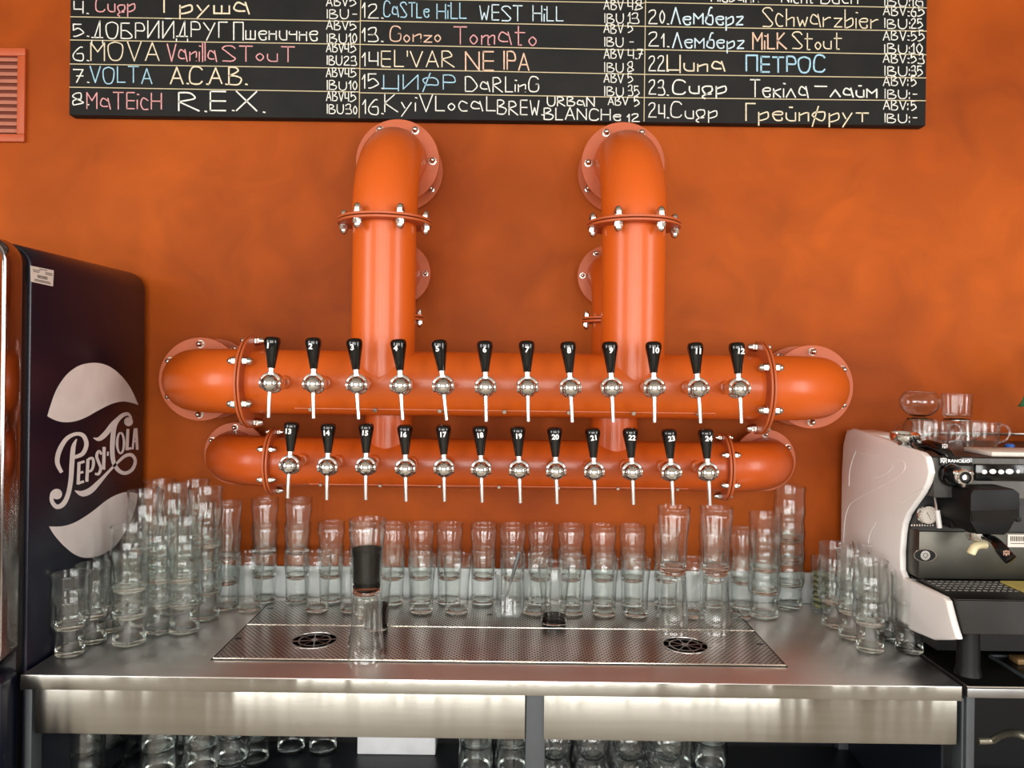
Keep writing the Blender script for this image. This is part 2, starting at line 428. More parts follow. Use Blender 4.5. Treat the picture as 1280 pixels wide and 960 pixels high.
# horizontal run, uprights
b = B().tube([(XL, YU, ZU), (XR, YU, ZU)], RU, 64)
hp = b.done('pipe', M_['pipe'], up_root)
for xv in (XVL, XVR):
    B().tube([(xv, YU, ZU), (xv, YU, ZV)], RU*.98, 64).done('upright_pipe', M_['pipe'], up_root)
    # weld bead where the upright meets the run
    pts = []
    for i in range(48):
        a = 2*pi*i/48; dx = RU*.98*cos(a); dy = RU*.98*sin(a)
        pts.append((xv+dx, YU+dy, ZU + sqrt(max(0, (RU*.981)**2 - dy*dy)) + .001))
    B().tube(pts, .0018, 6, closed=True).done('weld_seam', M_['pipe'], up_root)
    ring_flange(up_root, (xv, YU, ZV), (0, 0, 1), (0, 1, 0) if 0 else (1, 0, 0), .115, 1.0, M_['flange'])
    e, end = elbow(up_root, (xv, YU, ZV+.008), (0, 0, 1), WALL_Y, .197, RU*1.01, M_['pipe'], None)
    wall_flange(up_root, (xv, 2.100, ZV+.205), .114, .85, M_['flange'], 0, RU)
    wall_flange(up_root, (xv, 2.212, ZV+.205), .114, .8, M_['flange'], 28, RU)
for xe, d in ((XL, -1), (XR, 1)):
    ring_flange(up_root, (xe, YU, ZU), (1, 0, 0), (0, 0, 1), .115, 1.0, M_['flange'])
    e, end = elbow(up_root, (xe+d*.008, YU, ZU), (d, 0, 0), WALL_Y, .2, RU*1.01, M_['pipe'], None)
    wall_flange(up_root, (end.x, 2.100, ZU), .114, .85, M_['flange'], 30, RU)
    wall_flange(up_root, (end.x, 2.212, ZU), .114, .8, M_['flange'], 0, RU)
b = B().box(XL+.12, XR-.12, YU-.0515, YU-.0495+.004, ZU-.0625, ZU-.0603)
b.done('access_seam', M_['flange'], up_root)
for k in range(7):
    x = XL+.16 + k*.155
    B().tube([(x, YU-.048, ZU-.060), (x, YU-.060, ZU-.064)], [.006, .005], 8).done('seam_screw', M_['bolt'], up_root)

ZL, YL, RL = EYE-.254, 1.98, .0635
XLL, XLR = -.605, .553
SXL, SXR = -.313, .271
ZSV = at(522, 397, YL).z
low_root = thing('tap_manifold', (CX, YL, ZL), 'smaller orange pipe manifold with taps 13 to 24, below and behind the large one', 'pipework')
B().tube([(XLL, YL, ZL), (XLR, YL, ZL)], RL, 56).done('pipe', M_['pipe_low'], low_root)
# the small uprights pass behind the large run, set back
for xv in (SXL, SXR):
    y2 = 2.052
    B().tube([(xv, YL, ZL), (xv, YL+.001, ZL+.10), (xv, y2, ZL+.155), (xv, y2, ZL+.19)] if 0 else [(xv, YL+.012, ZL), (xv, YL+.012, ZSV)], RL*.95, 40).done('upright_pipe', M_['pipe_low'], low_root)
    ring_flange(low_root, (xv, YL+.012, ZSV), (0, 0, 1), (1, 0, 0), .086, .75, M_['flange'])
    e, end = elbow(low_root, (xv, YL+.012, ZSV+.008), (0, 0, 1), WALL_Y, .125, RL*.95, M_['pipe_low'], None)
    wall_flange(low_root, (xv, 2.15, ZSV+.133), .0865, .62, M_['flange'], 0, RL)
for xe, d in ((XLL, -1), (XLR, 1)):
    ring_flange(low_root, (xe, YL, ZL), (1, 0, 0), (0, 0, 1), .086, .75, M_['flange'])
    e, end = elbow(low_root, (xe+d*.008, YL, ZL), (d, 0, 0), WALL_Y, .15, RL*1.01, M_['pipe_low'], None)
    wall_flange(low_root, (end.x + d*.0, 2.14, ZL), .0865, .68, M_['flange'], 30, RL)
B().box(XLL+.1, XLR-.1, YL-.041, YL-.037, ZL-.052, ZL-.0502).done('access_seam', M_['flange'], low_root)
for k in range(7):
    x = XLL+.13 + k*.15
    B().tube([(x, YL-.036, ZL-.049), (x, YL-.046, ZL-.053)], [.005, .004], 8).done('seam_screw', M_['bolt'], low_root)

# ------------------------------------------------------------------ taps
def make_tap():
    r = thing('beer_tap', (0, 0, 0), 'tap', 'beer tap')
    fy = Vector((0, -1, 0))
    M = rotM(fy, (0, 0, 0))
    B().lathe([(0, -.004), (.0165, -.004), (.0165, .003), (.0135, .006), (.0135, .009), (.0095, .010), (.0095, .0105), (0, .0105)], 28, M).done('collar', M_['pipe'], r)  # chrome collar; the orange it reflects is put into its colour
    B().lathe([(0, .010), (.0088, .010), (.0088, .05), (.0105, .052), (.0105, .06), (.0088, .062), (.0088, .080), (0, .080)], 28, M).done('shank', M_['chrome'], r)
    B().lathe([(0, .074), (.021, .074), (.0232, .077), (.0232, .088), (.0215, .092), (.0185, .094), (.0185, .1), (0, .1)], 32, M).done('coupling_nut', M_['chrome'], r)
    b = B(); n = 14   # ball body with a band
    prof = [(0, .0905)] + [(.0205*sin(pi*i/n), .112-.0205*cos(pi*i/n)) for i in range(1, n)] + [(0, .1325)]
    b.lathe(prof, 32, M)
    b.lathe([(.0, -.0235), (.012, -.0235), (.013, -.021), (.013, .021), (.012, .0235), (0, .0235)], 20, Matrix.Translation((0, -.104, 0)) @ Matrix.Rotation(pi/2, 4, 'Y'))
    b.done('valve_body', M_['chrome'], r)
    # yoke over the ball
    pts = [(-.0215*cos(a), -.108, .0215*sin(a)+.001) for a in [radians(d) for d in range(5, 176, 12)]]
    B().tube(pts, .0034, 10, sq=1.6, up=(0, 1, 0)).done('yoke', M_['spout'], r)
    B().lathe([(0, .017), (.0085, .017), (.0085, .024), (.0068, .025), (.0068, .036), (0, .036)], 20, Matrix.Translation((0, -.108, 0))).done('ferrule', M_['spout'], r)
    h = B().lathe([(0, .034), (.0085, .034), (.0092, .040), (.0108, .05), (.0134, .065), (.0163, .08), (.0179, .089), (.0181, .0945), (.0170, .0995), (.0142, .1025), (.009, .104), (0, .1043)], 32, Matrix.Translation((0, -.108, 0))).done('handle', M_['black_gloss'], r)
    B().tube([(0, -.112, -.012), (0, -.1135, -.03), (0, -.1135, -.05), (0, -.112, -.076)], [.0055, .0046, .0044, .0044], 16).done('spout', M_['spout'], r)
    return r, h
tap0, handle0 = make_tap(); learn_kids()
UP = [(338, 479, 340, 336, -.004), (392, 480, 391, 392, -.002), (446, 481, 443, 449, -.002), (501, 482, 497, 503, -.004), (554, 482.5, 548, 558, -.003), (607, 484, 606, 608, 0), (659.5, 484, 659, 661, 0), (713, 485, 710, 715, 0), (764.5, 485, 763, 767, 0), (817.5, 485, 818, 819, .001), (872.5, 486, 868, 874, .002), (924, 486, 922, 927, .003)]
LO = [(362, 582, 364, 359.5, -.003), (409.5, 584, 410, 408.5, -.001), (457.5, 584, 457, 457, 0), (507, 586, 505, 507, -.002), (555, 586, 554, 556, 0), (601.5, 587, 600, 603, 0), (649, 588, 647, 650.5, .001), (695, 589, 694, 697, 0), (742.5, 590, 741, 744, .001), (790, 590, 789, 793, .001), (839, 591, 836, 841, .002), (885, 591, 883, 888, .002)]
for row, data, ys in (('upper', UP, YU-RU+.001), ('lower', LO, YL-RL+.001)):
    for i, (x, y, top, tip, dx) in enumerate(data):
        num = i + 1 + (12 if row == 'lower' else 0)
        t = tap0 if num == 1 else copy_tree(tap0)
        p = at(x, y, ys-.110); t.location = (p.x, ys, p.z)
        t.rotation_euler = (0, -atan2(tip-top+1.2, 98) * 1.0, 0)
        tag(t, 'chrome beer tap with black handle numbered %d in the %s row' % (num, row), 'beer tap', 'numbered beer taps on the orange pipes')
        o = text_obj(str(num), .0170 if row == 'upper' else .0165, M_['white_print'], None,
                     Matrix.Translation((dx, -.108-.0176, .0830 if row == 'upper' else .0815)) @ Matrix.Rotation(pi/2, 4, 'X') @ Matrix.Rotation(random.uniform(-.12, .12), 4, 'Z'), bold=.0006, ex=.0009)
        hd = [c for c in t.children if c.name.startswith('handle')][0]
        o.parent = hd

# ------------------------------------------------------------------ counter
ZT = .90
CL, CR, CF = -1.032, .968, 1.632
def front(x, y): return at(x, y, CF)
ct = thing('steel_counter', ((CL+CR)/2, 1.9, 0), 'brushed stainless steel bar counter with two long apron panels', 'counter')
b = B(); b.box(CL, CR, CF, 2.205, ZT-.004, ZT, .0012)
b.box(CL, CL+.003, CF, 2.2, ZT-.031, ZT-.001).box(CR-.003, CR, CF, 2.2, ZT-.031, ZT-.001)
b.done('worktop', M_['steel_top'], ct)
B().box(CL, CR, CF-.0006, CF+.004, ZT-.031, ZT-.0015, .001).done('front_edge', M_['steel'], ct)
B().box(CL, CR-.0, 2.196, 2.2075, ZT+.0002, ZT+.088, .002).done('upstand', M_['steel_pale'], ct)
pf = CF+.014
for x0, x1 in ((44, 657), (680, 1197)):
    a, c = at(x0, 862, pf).x, at(x1, 862, pf).x
    B().box(a, c, pf, pf+.018, ZT-.131, ZT-.036, .0015).done('apron_panel', M_['steel'], ct)
fr = M_['frame']
for x0, x1 in ((36.5, 46), (657, 681), (1196, 1208)):
    a, c = at(x0, 900, pf+.02).x, at(x1, 900, pf+.02).x
    if x0 < 40: a += .003
    B().box(a, c, pf+.004 if 0 else pf+.002, pf+.04, 0, ZT-.032, .002).done('leg', fr, ct)
for x0, x1 in ((CL+.008, CL+.038), (CR-.036, CR-.006)):
    B().box(x0, x1, 2.15, 2.18, 0, ZT-.006, .002).done('leg', fr, ct)
B().box(CL+.01, CR-.01, pf+.045, 2.15, ZT-.04, ZT-.006).done('underside', M_['dark_in'], ct)
SH = .507
B().box(CL+.01, CR-.01, pf+.045, 2.16, SH-.02, SH, .002).done('lower_shelf', M_['dark_in'], ct)
B().box(CL+.01, CR-.01, 2.184, 2.194, .1, ZT-.006).done('back_panel', M_['dark_in'], ct)
B().box(CL+.002, CL+.009, pf+.045, 2.15, .1, ZT-.034).done('side_panel', M_['dark_in'], ct)
B().box(CR-.009, CR-.004, pf+.045, 2.15, .1, ZT-.034).done('side_panel', M_['dark_in'], ct)
def mark(name, D, x0, x1, y0, y1): return at(x0, y0, D), at(x1, y1, D)
a, c = mark('', 2.13, 450, 546, 922, 931)
tag(B().box(a.x, c.x, 2.09, 2.16, SH, SH+.052, .003).done('white_box', mat('white_card', '#E4E6E8', .6)), 'low white box at the back of the dark lower shelf under the counter', 'box')

# drip tray let into the counter
XA, XB, YA, YB = on_z(264, 1.72)+.002, .628, 1.728, 2.155
dt = thing('drip_tray', ((XA+XB)/2, (YA+YB)/2, ZT), 'perforated steel drip tray with two round drains, set in the counter', 'drip tray')
B().box(XA-.004, XB+.004, YA-.004, YB+.004, ZT+.0002, ZT+.0012).done('tray_rim', mat('tray_gap', '#15110F', .5), dt)
YM = 1.955
DR = [(at(393, 802, 1.848).x, 1.85), (at(857, 806, 1.845).x, 1.848)]
def holed_plate(name, x0, x1, y0, y1, holes):
    # flat plate with round cut-outs, built in columns between the holes
    b = B(); zb, zt = ZT+.0014, ZT+.0032
    xs = [x0]
    for (hx, hy, hr) in holes: xs += [hx-hr*1.3, hx+hr*1.3]
    xs.append(x1)
    for i in range(0, len(xs), 2): b.box(xs[i], xs[i+1], y0, y1, zb, zt)
    for (hx, hy, hr) in holes:
        n = 48; inner = []; outer = []
        for k in range(n):
            a = 2*pi*k/n; c, s = cos(a), sin(a)
            inner.append((hx+hr*c, hy+hr*s))
            w = hr*1.3; t1 = w/abs(c) if abs(c) > 1e-6 else 9e9
            t2 = ((y1-hy)/s if s > 1e-6 else ((y0-hy)/s if s < -1e-6 else 9e9))
            t = min(t1, t2); outer.append((hx+t*c, hy+t*s))
        vi = [b.bm.verts.new((x, y, zt)) for x, y in inner]; vo = [b.bm.verts.new((x, y, zt)) for x, y in outer]; vb = [b.bm.verts.new((x, y, zb)) for x, y in inner]
        for k in range(n):
            j = (k+1) % n
            b.bm.faces.new((vi[k], vo[k], vo[j], vi[j])); b.bm.faces.new((vb[k], vi[k], vi[j], vb[j]))
        for sx in (-1, 1):
            for yy in (y0, y1):
                cx = hx+sx*hr*1.3
                near = [k for k in range(n)]
                # corner triangles
                best = [k for k in range(n) if (outer[k][0]-hx)*sx > 0 and (outer[k][1]-hy)*(yy-hy) > 0]
                e1 = [k for k in best if abs(outer[k][0]-cx) < 1e-6]; e2 = [k for k in best if abs(outer[k][1]-yy) < 1e-6]
                if e1 and e2:
                    p1 = max(e1, key=lambda k: abs(outer[k][1]-hy)); p2 = max(e2, key=lambda k: abs(outer[k][0]-hx))
                    b.bm.faces.new((vo[p1], vo[p2], b.bm.verts.new((cx, yy, zt))))
    return b.done(name, M_['perf'], dt, 30)
holed_plate('perforated_plate', XA+.002, XB-.002, YA+.004, YM-.003, [(DR[0][0], DR[0][1], .058), (DR[1][0], DR[1][1], .058)])
holed_plate('perforated_plate', XA+.002, XB-.002, YM+.003, YB-.002, [])
br = mat('bright_strip', (.85, .78, .66, 1), .2, 1.0)
B().box(XA, XB, YA-.001, YA+.004, ZT+.0012, ZT+.0048, .0008).done('front_strip', br, dt)
B().box(XA, XB, YM-.003, YM+.003, ZT+.0012, ZT+.0044, .0008).done('divider_strip', br, dt)
for (hx, hy) in DR:
    b = B(); b.lathe([(0, ZT+.0013), (.057, ZT+.0013), (.057, ZT+.0016), (0, ZT+.0016)], 40, Matrix.Translation((hx, hy, 0)))
    dn = b.done('drain', M_['void'], dt)
    g = B(); M = Matrix.Translation((hx, hy, 0))
    g.lathe([(.052, ZT+.002), (.058, ZT+.002), (.0575, ZT+.0042), (.0525, ZT+.0042), (.052, ZT+.002)], 48, M, cap=False)
    g.lathe([(.036, ZT+.002), (.039, ZT+.002), (.039, ZT+.0036), (.036, ZT+.0036), (.036, ZT+.002)], 40, M, cap=False)
    g.lathe([(0, ZT+.002), (.009, ZT+.002), (.009, ZT+.0044), (0, ZT+.0046)], 20, M)
    for k in range(8):
        a = 2*pi*k/8+.2
        g.tube([(hx+.007*cos(a), hy+.007*sin(a), ZT+.003), (hx+.054*cos(a), hy+.054*sin(a), ZT+.003)], .0014, 6)
    g.done('drain_grille', M_['drain'], dn)
for px, py in ((298, 800), (338, 762), (950, 807), (612, 770)):
    d = .67*F/unroll(px, py)[1]; p = at(px, py, d)
    B().lathe([(0, ZT+.0034), (.0075, ZT+.0034), (.0075, ZT+.0039), (0, ZT+.0039)], 20, Matrix.Translation((p.x, p.y, 0)) @ Matrix.Diagonal((1.15, .8, 1, 1))).done('finger_hole', M_['fridge_dark'], dt)

# second counter, black, carrying the coffee machine
c2 = thing('dark_counter', (1.45, 1.9, 0), 'dark steel side counter on grey legs under the coffee machine', 'counter')
D0, D1 = .980, 2.15
b = B(); b.box(D0, D1, CF, 2.205, ZT-.004, ZT+.0005, .001)
b.done('worktop', M_['blacksteel'], c2)
b = B(); b.box(D0, D1, CF, CF+.004, ZT-.024, ZT-.004, .001).box(D0, D0+.003, CF+.004, 2.2, ZT-.024, ZT-.004)
b.done('front_lip', mat('lip_steel', (.32, .32, .32, 1), .35, 1.0), c2)
B().box(D0, D1, CF-.0012, CF+.0006, ZT-.0015, ZT+.0012).box(D0-.0012, D0+.0012, CF, 2.2, ZT-.0015, ZT+.0014).done('edge_highlight', M_['spout'], c2)  # bright strip added as the highlight along the counter edge
for x0, x1, y0, y1 in ((D0+.002, D0+.02, CF+.006, CF+.035), (D1-.03, D1, CF+.006, CF+.035), (D0+.002, D0+.02, 2.16, 2.19)):
    B().box(x0, x1, y0, y1, 0, ZT-.024, .002).done('leg', fr, c2)
B().box(D0+.02, D1, 2.18, 2.19, .1, ZT-.03).done('back_panel', M_['fridge_dark'], c2)
B().box(D0+.02, D1, CF+.04, 2.16, .42, .44).done('lower_shelf', M_['fridge_dark'], c2)
hp_ = catmull([at(1222, 926, 1.8), at(1240, 925, 1.8), at(1248, 920, 1.78), at(1262, 916, 1.75), at(1280, 920, 1.72), at(1300, 935, 1.72), (1.32, 1.9, .44)], 8)
tag(B().tube(hp_, .0085, 10).done('hose', M_['hose']), 'pale curved hose in the dark space under the side counter', 'hose')
kb = thing('knock_tray', (1.19, 1.72, ZT), 'sunken dark tray with a wooden bar in front of the coffee machine', 'tray')
a = at(1238, 825, 1.80)
XK0, XK1, YK0, YK1 = 1.135, 1.35, 1.665, 1.80
zk = ZT+.0007
B().box(XK0, XK1, YK0, YK1, zk, zk+.001).done('tray_base', M_['fridge_dark'], kb)
B().box(XK0-.006, XK0, YK0, YK1, zk, zk+.005).box(XK0, XK1, YK1, YK1+.006, zk, zk+.005).box(XK0-.006, XK1, YK0-.004, YK0, zk, zk+.003).done('tray_edge', M_['frame'], kb)
B().box(XK0+.03, XK1, YK1-.05, YK1-.015, zk+.001, zk+.014, .003).done('wooden_bar', M_['wood'], kb)

# ------------------------------------------------------------------ fridge
FX = -1.042
FT = 1.823
fg = thing('fridge', (-1.38, 1.9, 0), 'dark navy retro fridge with round white logo on its side, left of the counter', 'fridge')
def rr_profile(x0, x1, z0, z1, r, n=8):
    pts = []
    for cx, cz, a0 in ((x1-r, z1-r, 0), (x0+r, z1-r, 90), (x0+r, z0+r, 180), (x1-r, z0+r, 270)):
        for k in range(n+1):
            a = radians(a0 + 90*k/n); pts.append((cx+r*cos(a), cz+r*sin(a)))
    return pts
def shell(name, x0, x1, z0, z1, r, y0, y1, m, bev=.004):
    return B().prism([(x, y0, z) for x, z in rr_profile(x0, x1, z0, z1, r)], (0, y1-y0, 0), bev).done(name, m, fg, 30)
shell('body', -1.71, FX, .06, FT, .055, 1.668, 2.19, M_['fridge'], .006)
shell('gasket', -1.705, FX-.006, .07, FT-.004, .052, 1.640, 1.667, M_['fridge_dark'])
shell('door', -1.71, FX-.001, .915, FT+.004, .055, 1.585, 1.640, M_['mirror'], .003)
shell('lower_front', -1.71, FX-.001, .06, .912, .02, 1.585, 1.640, M_['fridge'], .003)
# chrome surround and glass of the door
pr = rr_profile(-1.706, FX-.006, .93, FT-.001, .05); pi_ = rr_profile(-1.690, FX-.022, .946, FT-.017, .038)
b = B(); n = len(pr)
o1 = [b.bm.verts.new((x, 1.5835, z)) for x, z in pr]; i1 = [b.bm.verts.new((x, 1.5835, z)) for x, z in pi_]
o2 = [b.bm.verts.new((x, 1.570, z)) for x, z in [(x*.999-.0014, z) for x, z in pr]]; i2 = [b.bm.verts.new((x, 1.570, z)) for x, z in pi_]
for k in range(n):
    j = (k+1) % n
    b.bm.faces.new((o2[k], o2[j], i2[j], i2[k])); b.bm.faces.new((o1[k], o1[j], o2[j], o2[k])); b.bm.faces.new((i1[k], i2[k], i2[j], i1[j])); b.bm.faces.new((o1[k], i1[k], i1[j], o1[j]))
b.done('chrome_surround', M_['chrome'], fg)
B().prism([(x, 1.574, z) for x, z in pi_], (0, .008, 0)).done('door_glass', M_['door_glass'], fg, 30)
for sx in (-1.66, -1.1):
    for sy in (1.70, 2.13): B().lathe([(0, 0), (.022, 0), (.022, .058), (0, .062)], 16, Matrix.Translation((sx, sy, 0))).done('foot', M_['black'], fg)
# logo on the side panel
LX = FX + .0003
def q6(x, y): return on_x(40+x/3.556, 440+y/3.556, LX)
def q1(x, y): return on_x(55+x/6.854, 505+y/6.857, LX)
cap1 = catmull([(68, 285, 0), (85, 230, 0), (110, 165, 0), (150, 105, 0), (200, 65, 0), (250, 50, 0), (300, 50, 0), (350, 68, 0), (400, 110, 0), (440, 165, 0), (472, 235, 0)], 4) + catmull([(472, 235, 0), (440, 225, 0), (400, 220, 0), (350, 232, 0), (290, 262, 0), (240, 290, 0), (190, 308, 0), (140, 312, 0), (100, 302, 0), (68, 285, 0)], 4)[1:-1]
cap2 = catmull([(75, 775, 0), (130, 775, 0), (180, 762, 0), (230, 735, 0), (280, 700, 0), (330, 660, 0), (370, 637, 0), (420, 622, 0), (470, 630, 0)], 4) + catmull([(470, 630, 0), (460, 690, 0), (435, 755, 0), (400, 820, 0), (360, 870, 0), (300, 905, 0), (240, 915, 0), (190, 900, 0), (140, 860, 0), (100, 815, 0), (75, 775, 0)], 4)[1:-1]
for c in (cap1, cap2):
    B().prism([q6(p.x, p.y) for p in c], (.0005, 0, 0)).done('logo_cap', M_['logo'], fg, 30)
lb = B(); layer = [0]
PXM = .00205*.26  # width unit: crop px to metres, refined per point below
def logo_stroke(pts, smooth=True):
    layer[0] += 1
    P = catmull([(x, y, w_) for x, y, w_ in pts], 6) if smooth and len(pts) > 2 else [Vector(p) for p in pts]
    # build outline in picture plane, then map both sides to the panel
    L, R = [], []
    for i, p in enumerate(P):
        t = P[min(i+1, len(P)-1)] - P[max(i-1, 0)]; l = max(1e-6, sqrt(t.x*t.x+t.y*t.y)); nx, ny = -t.y/l, t.x/l
        w_ = p.z/2; L.append(q1(p.x+nx*w_, p.y+ny*w_)); R.append(q1(p.x-nx*w_, p.y-ny*w_))
    off = Vector((.0004+.00004*layer[0], 0, 0)); V = lb.bm.verts.new
    tl = [V(a+off) for a in L]; tr = [V(a+off) for a in R]
    for i in range(len(P)-1): lb.bm.faces.new((tl[i], tl[i+1], tr[i+1], tr[i]))
def logo_blob(x, y, r):
    logo_stroke([(x-r*cos(a), y, 2*r*sin(a)+.5) for a in [pi*k/16 for k in range(17)]], False)
logo_stroke([(150, 588, 30), (112, 500, 40), (130, 400, 42), (190, 300, 36), (270, 257, 30), (335, 272, 36), (362, 345, 38), (330, 425, 36), (255, 458, 30)])
logo_stroke([(278, 300, 10), (250, 370, 38), (238, 500, 42), (228, 650, 40), (203, 780, 40), (160, 860, 42), (105, 880, 38), (65, 830, 34), (70, 770, 36), (100, 745, 40)])
logo_blob(108, 772, 45)
logo_stroke([(748, 125, 16), (715, 85, 28), (655, 108, 36), (605, 180, 40), (588, 290, 42), (583, 400, 40), (595, 500, 38), (640, 572, 34), (700, 592, 30), (758, 555, 30), (780, 485, 28), (748, 437, 30), (690, 447, 28), (620, 510, 22), (540, 592, 24), (460, 680, 40), (395, 742, 52), (325, 768, 48), (262, 742, 6)])
logo_blob(722, 152, 38)
logo_stroke([(420, 290, 6), (470, 300, 36), (530, 250, 46), (590, 172, 44), (650, 112, 30)])
for s in ([(298, 500, 28), (290, 690, 28)], [(290, 510, 22), (345, 492, 22)], [(295, 592, 20), (334, 582, 20)], [(286, 680, 22), (340, 664, 22)],
          [(374, 470, 28), (364, 666, 28)], [(512, 368, 28), (508, 562, 28)], [(545, 408, 16), (543, 444, 16)], [(716, 214, 26), (708, 396, 26)], [(705, 388, 20), (746, 378, 20)],
          [(774, 210, 18), (756, 388, 18)], [(784, 208, 26), (796, 392, 24)], [(762, 322, 14), (792, 316, 14)]):
    logo_stroke(s, False)
logo_stroke([(374, 472, 20), (412, 466, 24), (420, 515, 26), (404, 566, 22), (370, 580, 20)])
logo_stroke([(490, 432, 20), (466, 405, 24), (447, 445, 26), (464, 500, 26), (482, 548, 26), (464, 598, 24), (432, 598, 20)])
logo_stroke([(652+30*sin(a), 335-88*cos(a), 24-6*abs(cos(a))) for a in [2*pi*k/20 for k in range(21)]], False)
lb.done('logo_lettering', M_['logo'], fg, 80)
# sticker
pa = [on_x(38, 332, FX+.0002), on_x(67, 338, FX+.0002), on_x(66, 358, FX+.0002), on_x(38.5, 352, FX+.0002)]
stk = B().prism(pa, (.0005, 0, 0)).done('sticker', M_['paper'], fg)
b = B()
def sp(u, v):
    t = pa[0].lerp(pa[1], u); q = pa[3].lerp(pa[2], u); r_ = t.lerp(q, v); return r_ + Vector((.0007, 0, 0))
for k in range(11):
    u0 = .28+k*.042; b.prism([sp(u0, .48), sp(u0+.02, .48), sp(u0+.02, .68), sp(u0, .68)], (.0002, 0, 0))
for (u0, u1, v) in ((.08, .4, .2), (.1, .36, .3), (.62, .94, .22), (.62, .94, .32), (.15, .85, .78), (.15, .9, .86), (.35, .7, .08)):
    b.prism([sp(u0, v), sp(u1, v), sp(u1, v+.04), sp(u0, v+.04)], (.0002, 0, 0))
b.done('sticker_print', M_['ink'], stk)

# ------------------------------------------------------------------ wall vent
VY = WALL_Y - .012
p0, p1 = at(31.5, 60, VY), at(28.5, 177, VY)
VX1, VZ1, VZ0 = at(30.5, 118, VY).x, p0.z, p1.z; VX0 = VX1-.34
vt = thing('wall_vent', ((VX0+VX1)/2, WALL_Y, (VZ0+VZ1)/2), 'orange painted louvred vent on the wall left of the menu board', 'vent')
b = B(); t = .022
b.box(VX0, VX1, VY, WALL_Y-.0003, VZ1-t, VZ1, .002).box(VX0, VX1, VY, WALL_Y-.0003, VZ0, VZ0+t, .002).box(VX0, VX0+t, VY, WALL_Y-.0003, VZ0+t, VZ1-t, .002).box(VX1-t, VX1, VY, WALL_Y-.0003, VZ0+t, VZ1-t, .002)
b.done('vent_frame', M_['vent'], vt)
B().box(VX0+.01, VX1-.01, WALL_Y-.003, WALL_Y-.001, VZ0+.01, VZ1-.01).done('vent_backing', mat('vent_dark', '#6B2A12', .7), vt)
ns = 11; ih = VZ1-VZ0-2*t
for k in range(ns):
    z = VZ0+t+ih*(k+.5)/ns
    B().prism([(VX0+t, VY+.0005, z-.0055), (VX0+t, VY+.0015, z-.0065), (VX0+t, WALL_Y-.003, z+.004), (VX0+t, WALL_Y-.004, z+.006)], (VX1-VX0-2*t, 0, 0)).done('slat', M_['vent_slat'] if k != 99 else None, vt)

# ------------------------------------------------------------------ menu board
BY = 2.185
bz0 = at(620, 150.5, BY).z; bx0, bx1 = at(86.5, 100, BY).x, at(1158, 100, BY).x
BZ1 = bz0 + .95
def bp(x, y, d=0): return at(x, y, BY-d)
mb = thing('menu_board', (0, WALL_Y, bz0), 'long black chalkboard menu handwritten with numbered beers above the pipes', 'menu board')
B().box(bx0, bx1, BY, WALL_Y-.0005, bz0, BZ1, .003).done('panel', M_['board'], mb)
def line(x0, y0, x1, y1, w_=.0024):
    a, c = bp(x0, y0), bp(x1, y1)
    a.x = max(a.x, bx0+.001); c.x = min(c.x, bx1-.001)
    B().ribbon([a, c], [w_, w_], (0, -1, 0), .0006).done('ruled_line', M_['board_line'], mb)
for y0, y1 in ((21, 27), (50, 55.5), (80, 85.5), (109, 115), (-8, -2)): line(86, y0, 449, y1)
for y0, y1 in ((-2, 4), (26, 33), (55.5, 63), (86, 93), (116, 122)): line(449, y0, 805, y1)
for y0, y1 in ((3, 10), (33, 39), (62, 68.5), (93, 97.5), (122, 126)): line(805, y0, 1159, y1)
for xx in (449, 805):
    a = bp(xx, 150); 
    x_ = a.x; B().ribbon([(x_, BY, bz0+.002), (x_, BY, BZ1-.01)], [.0022, .0022], (0, -1, 0), .0008).done('ruled_line', M_['board_line'], mb)
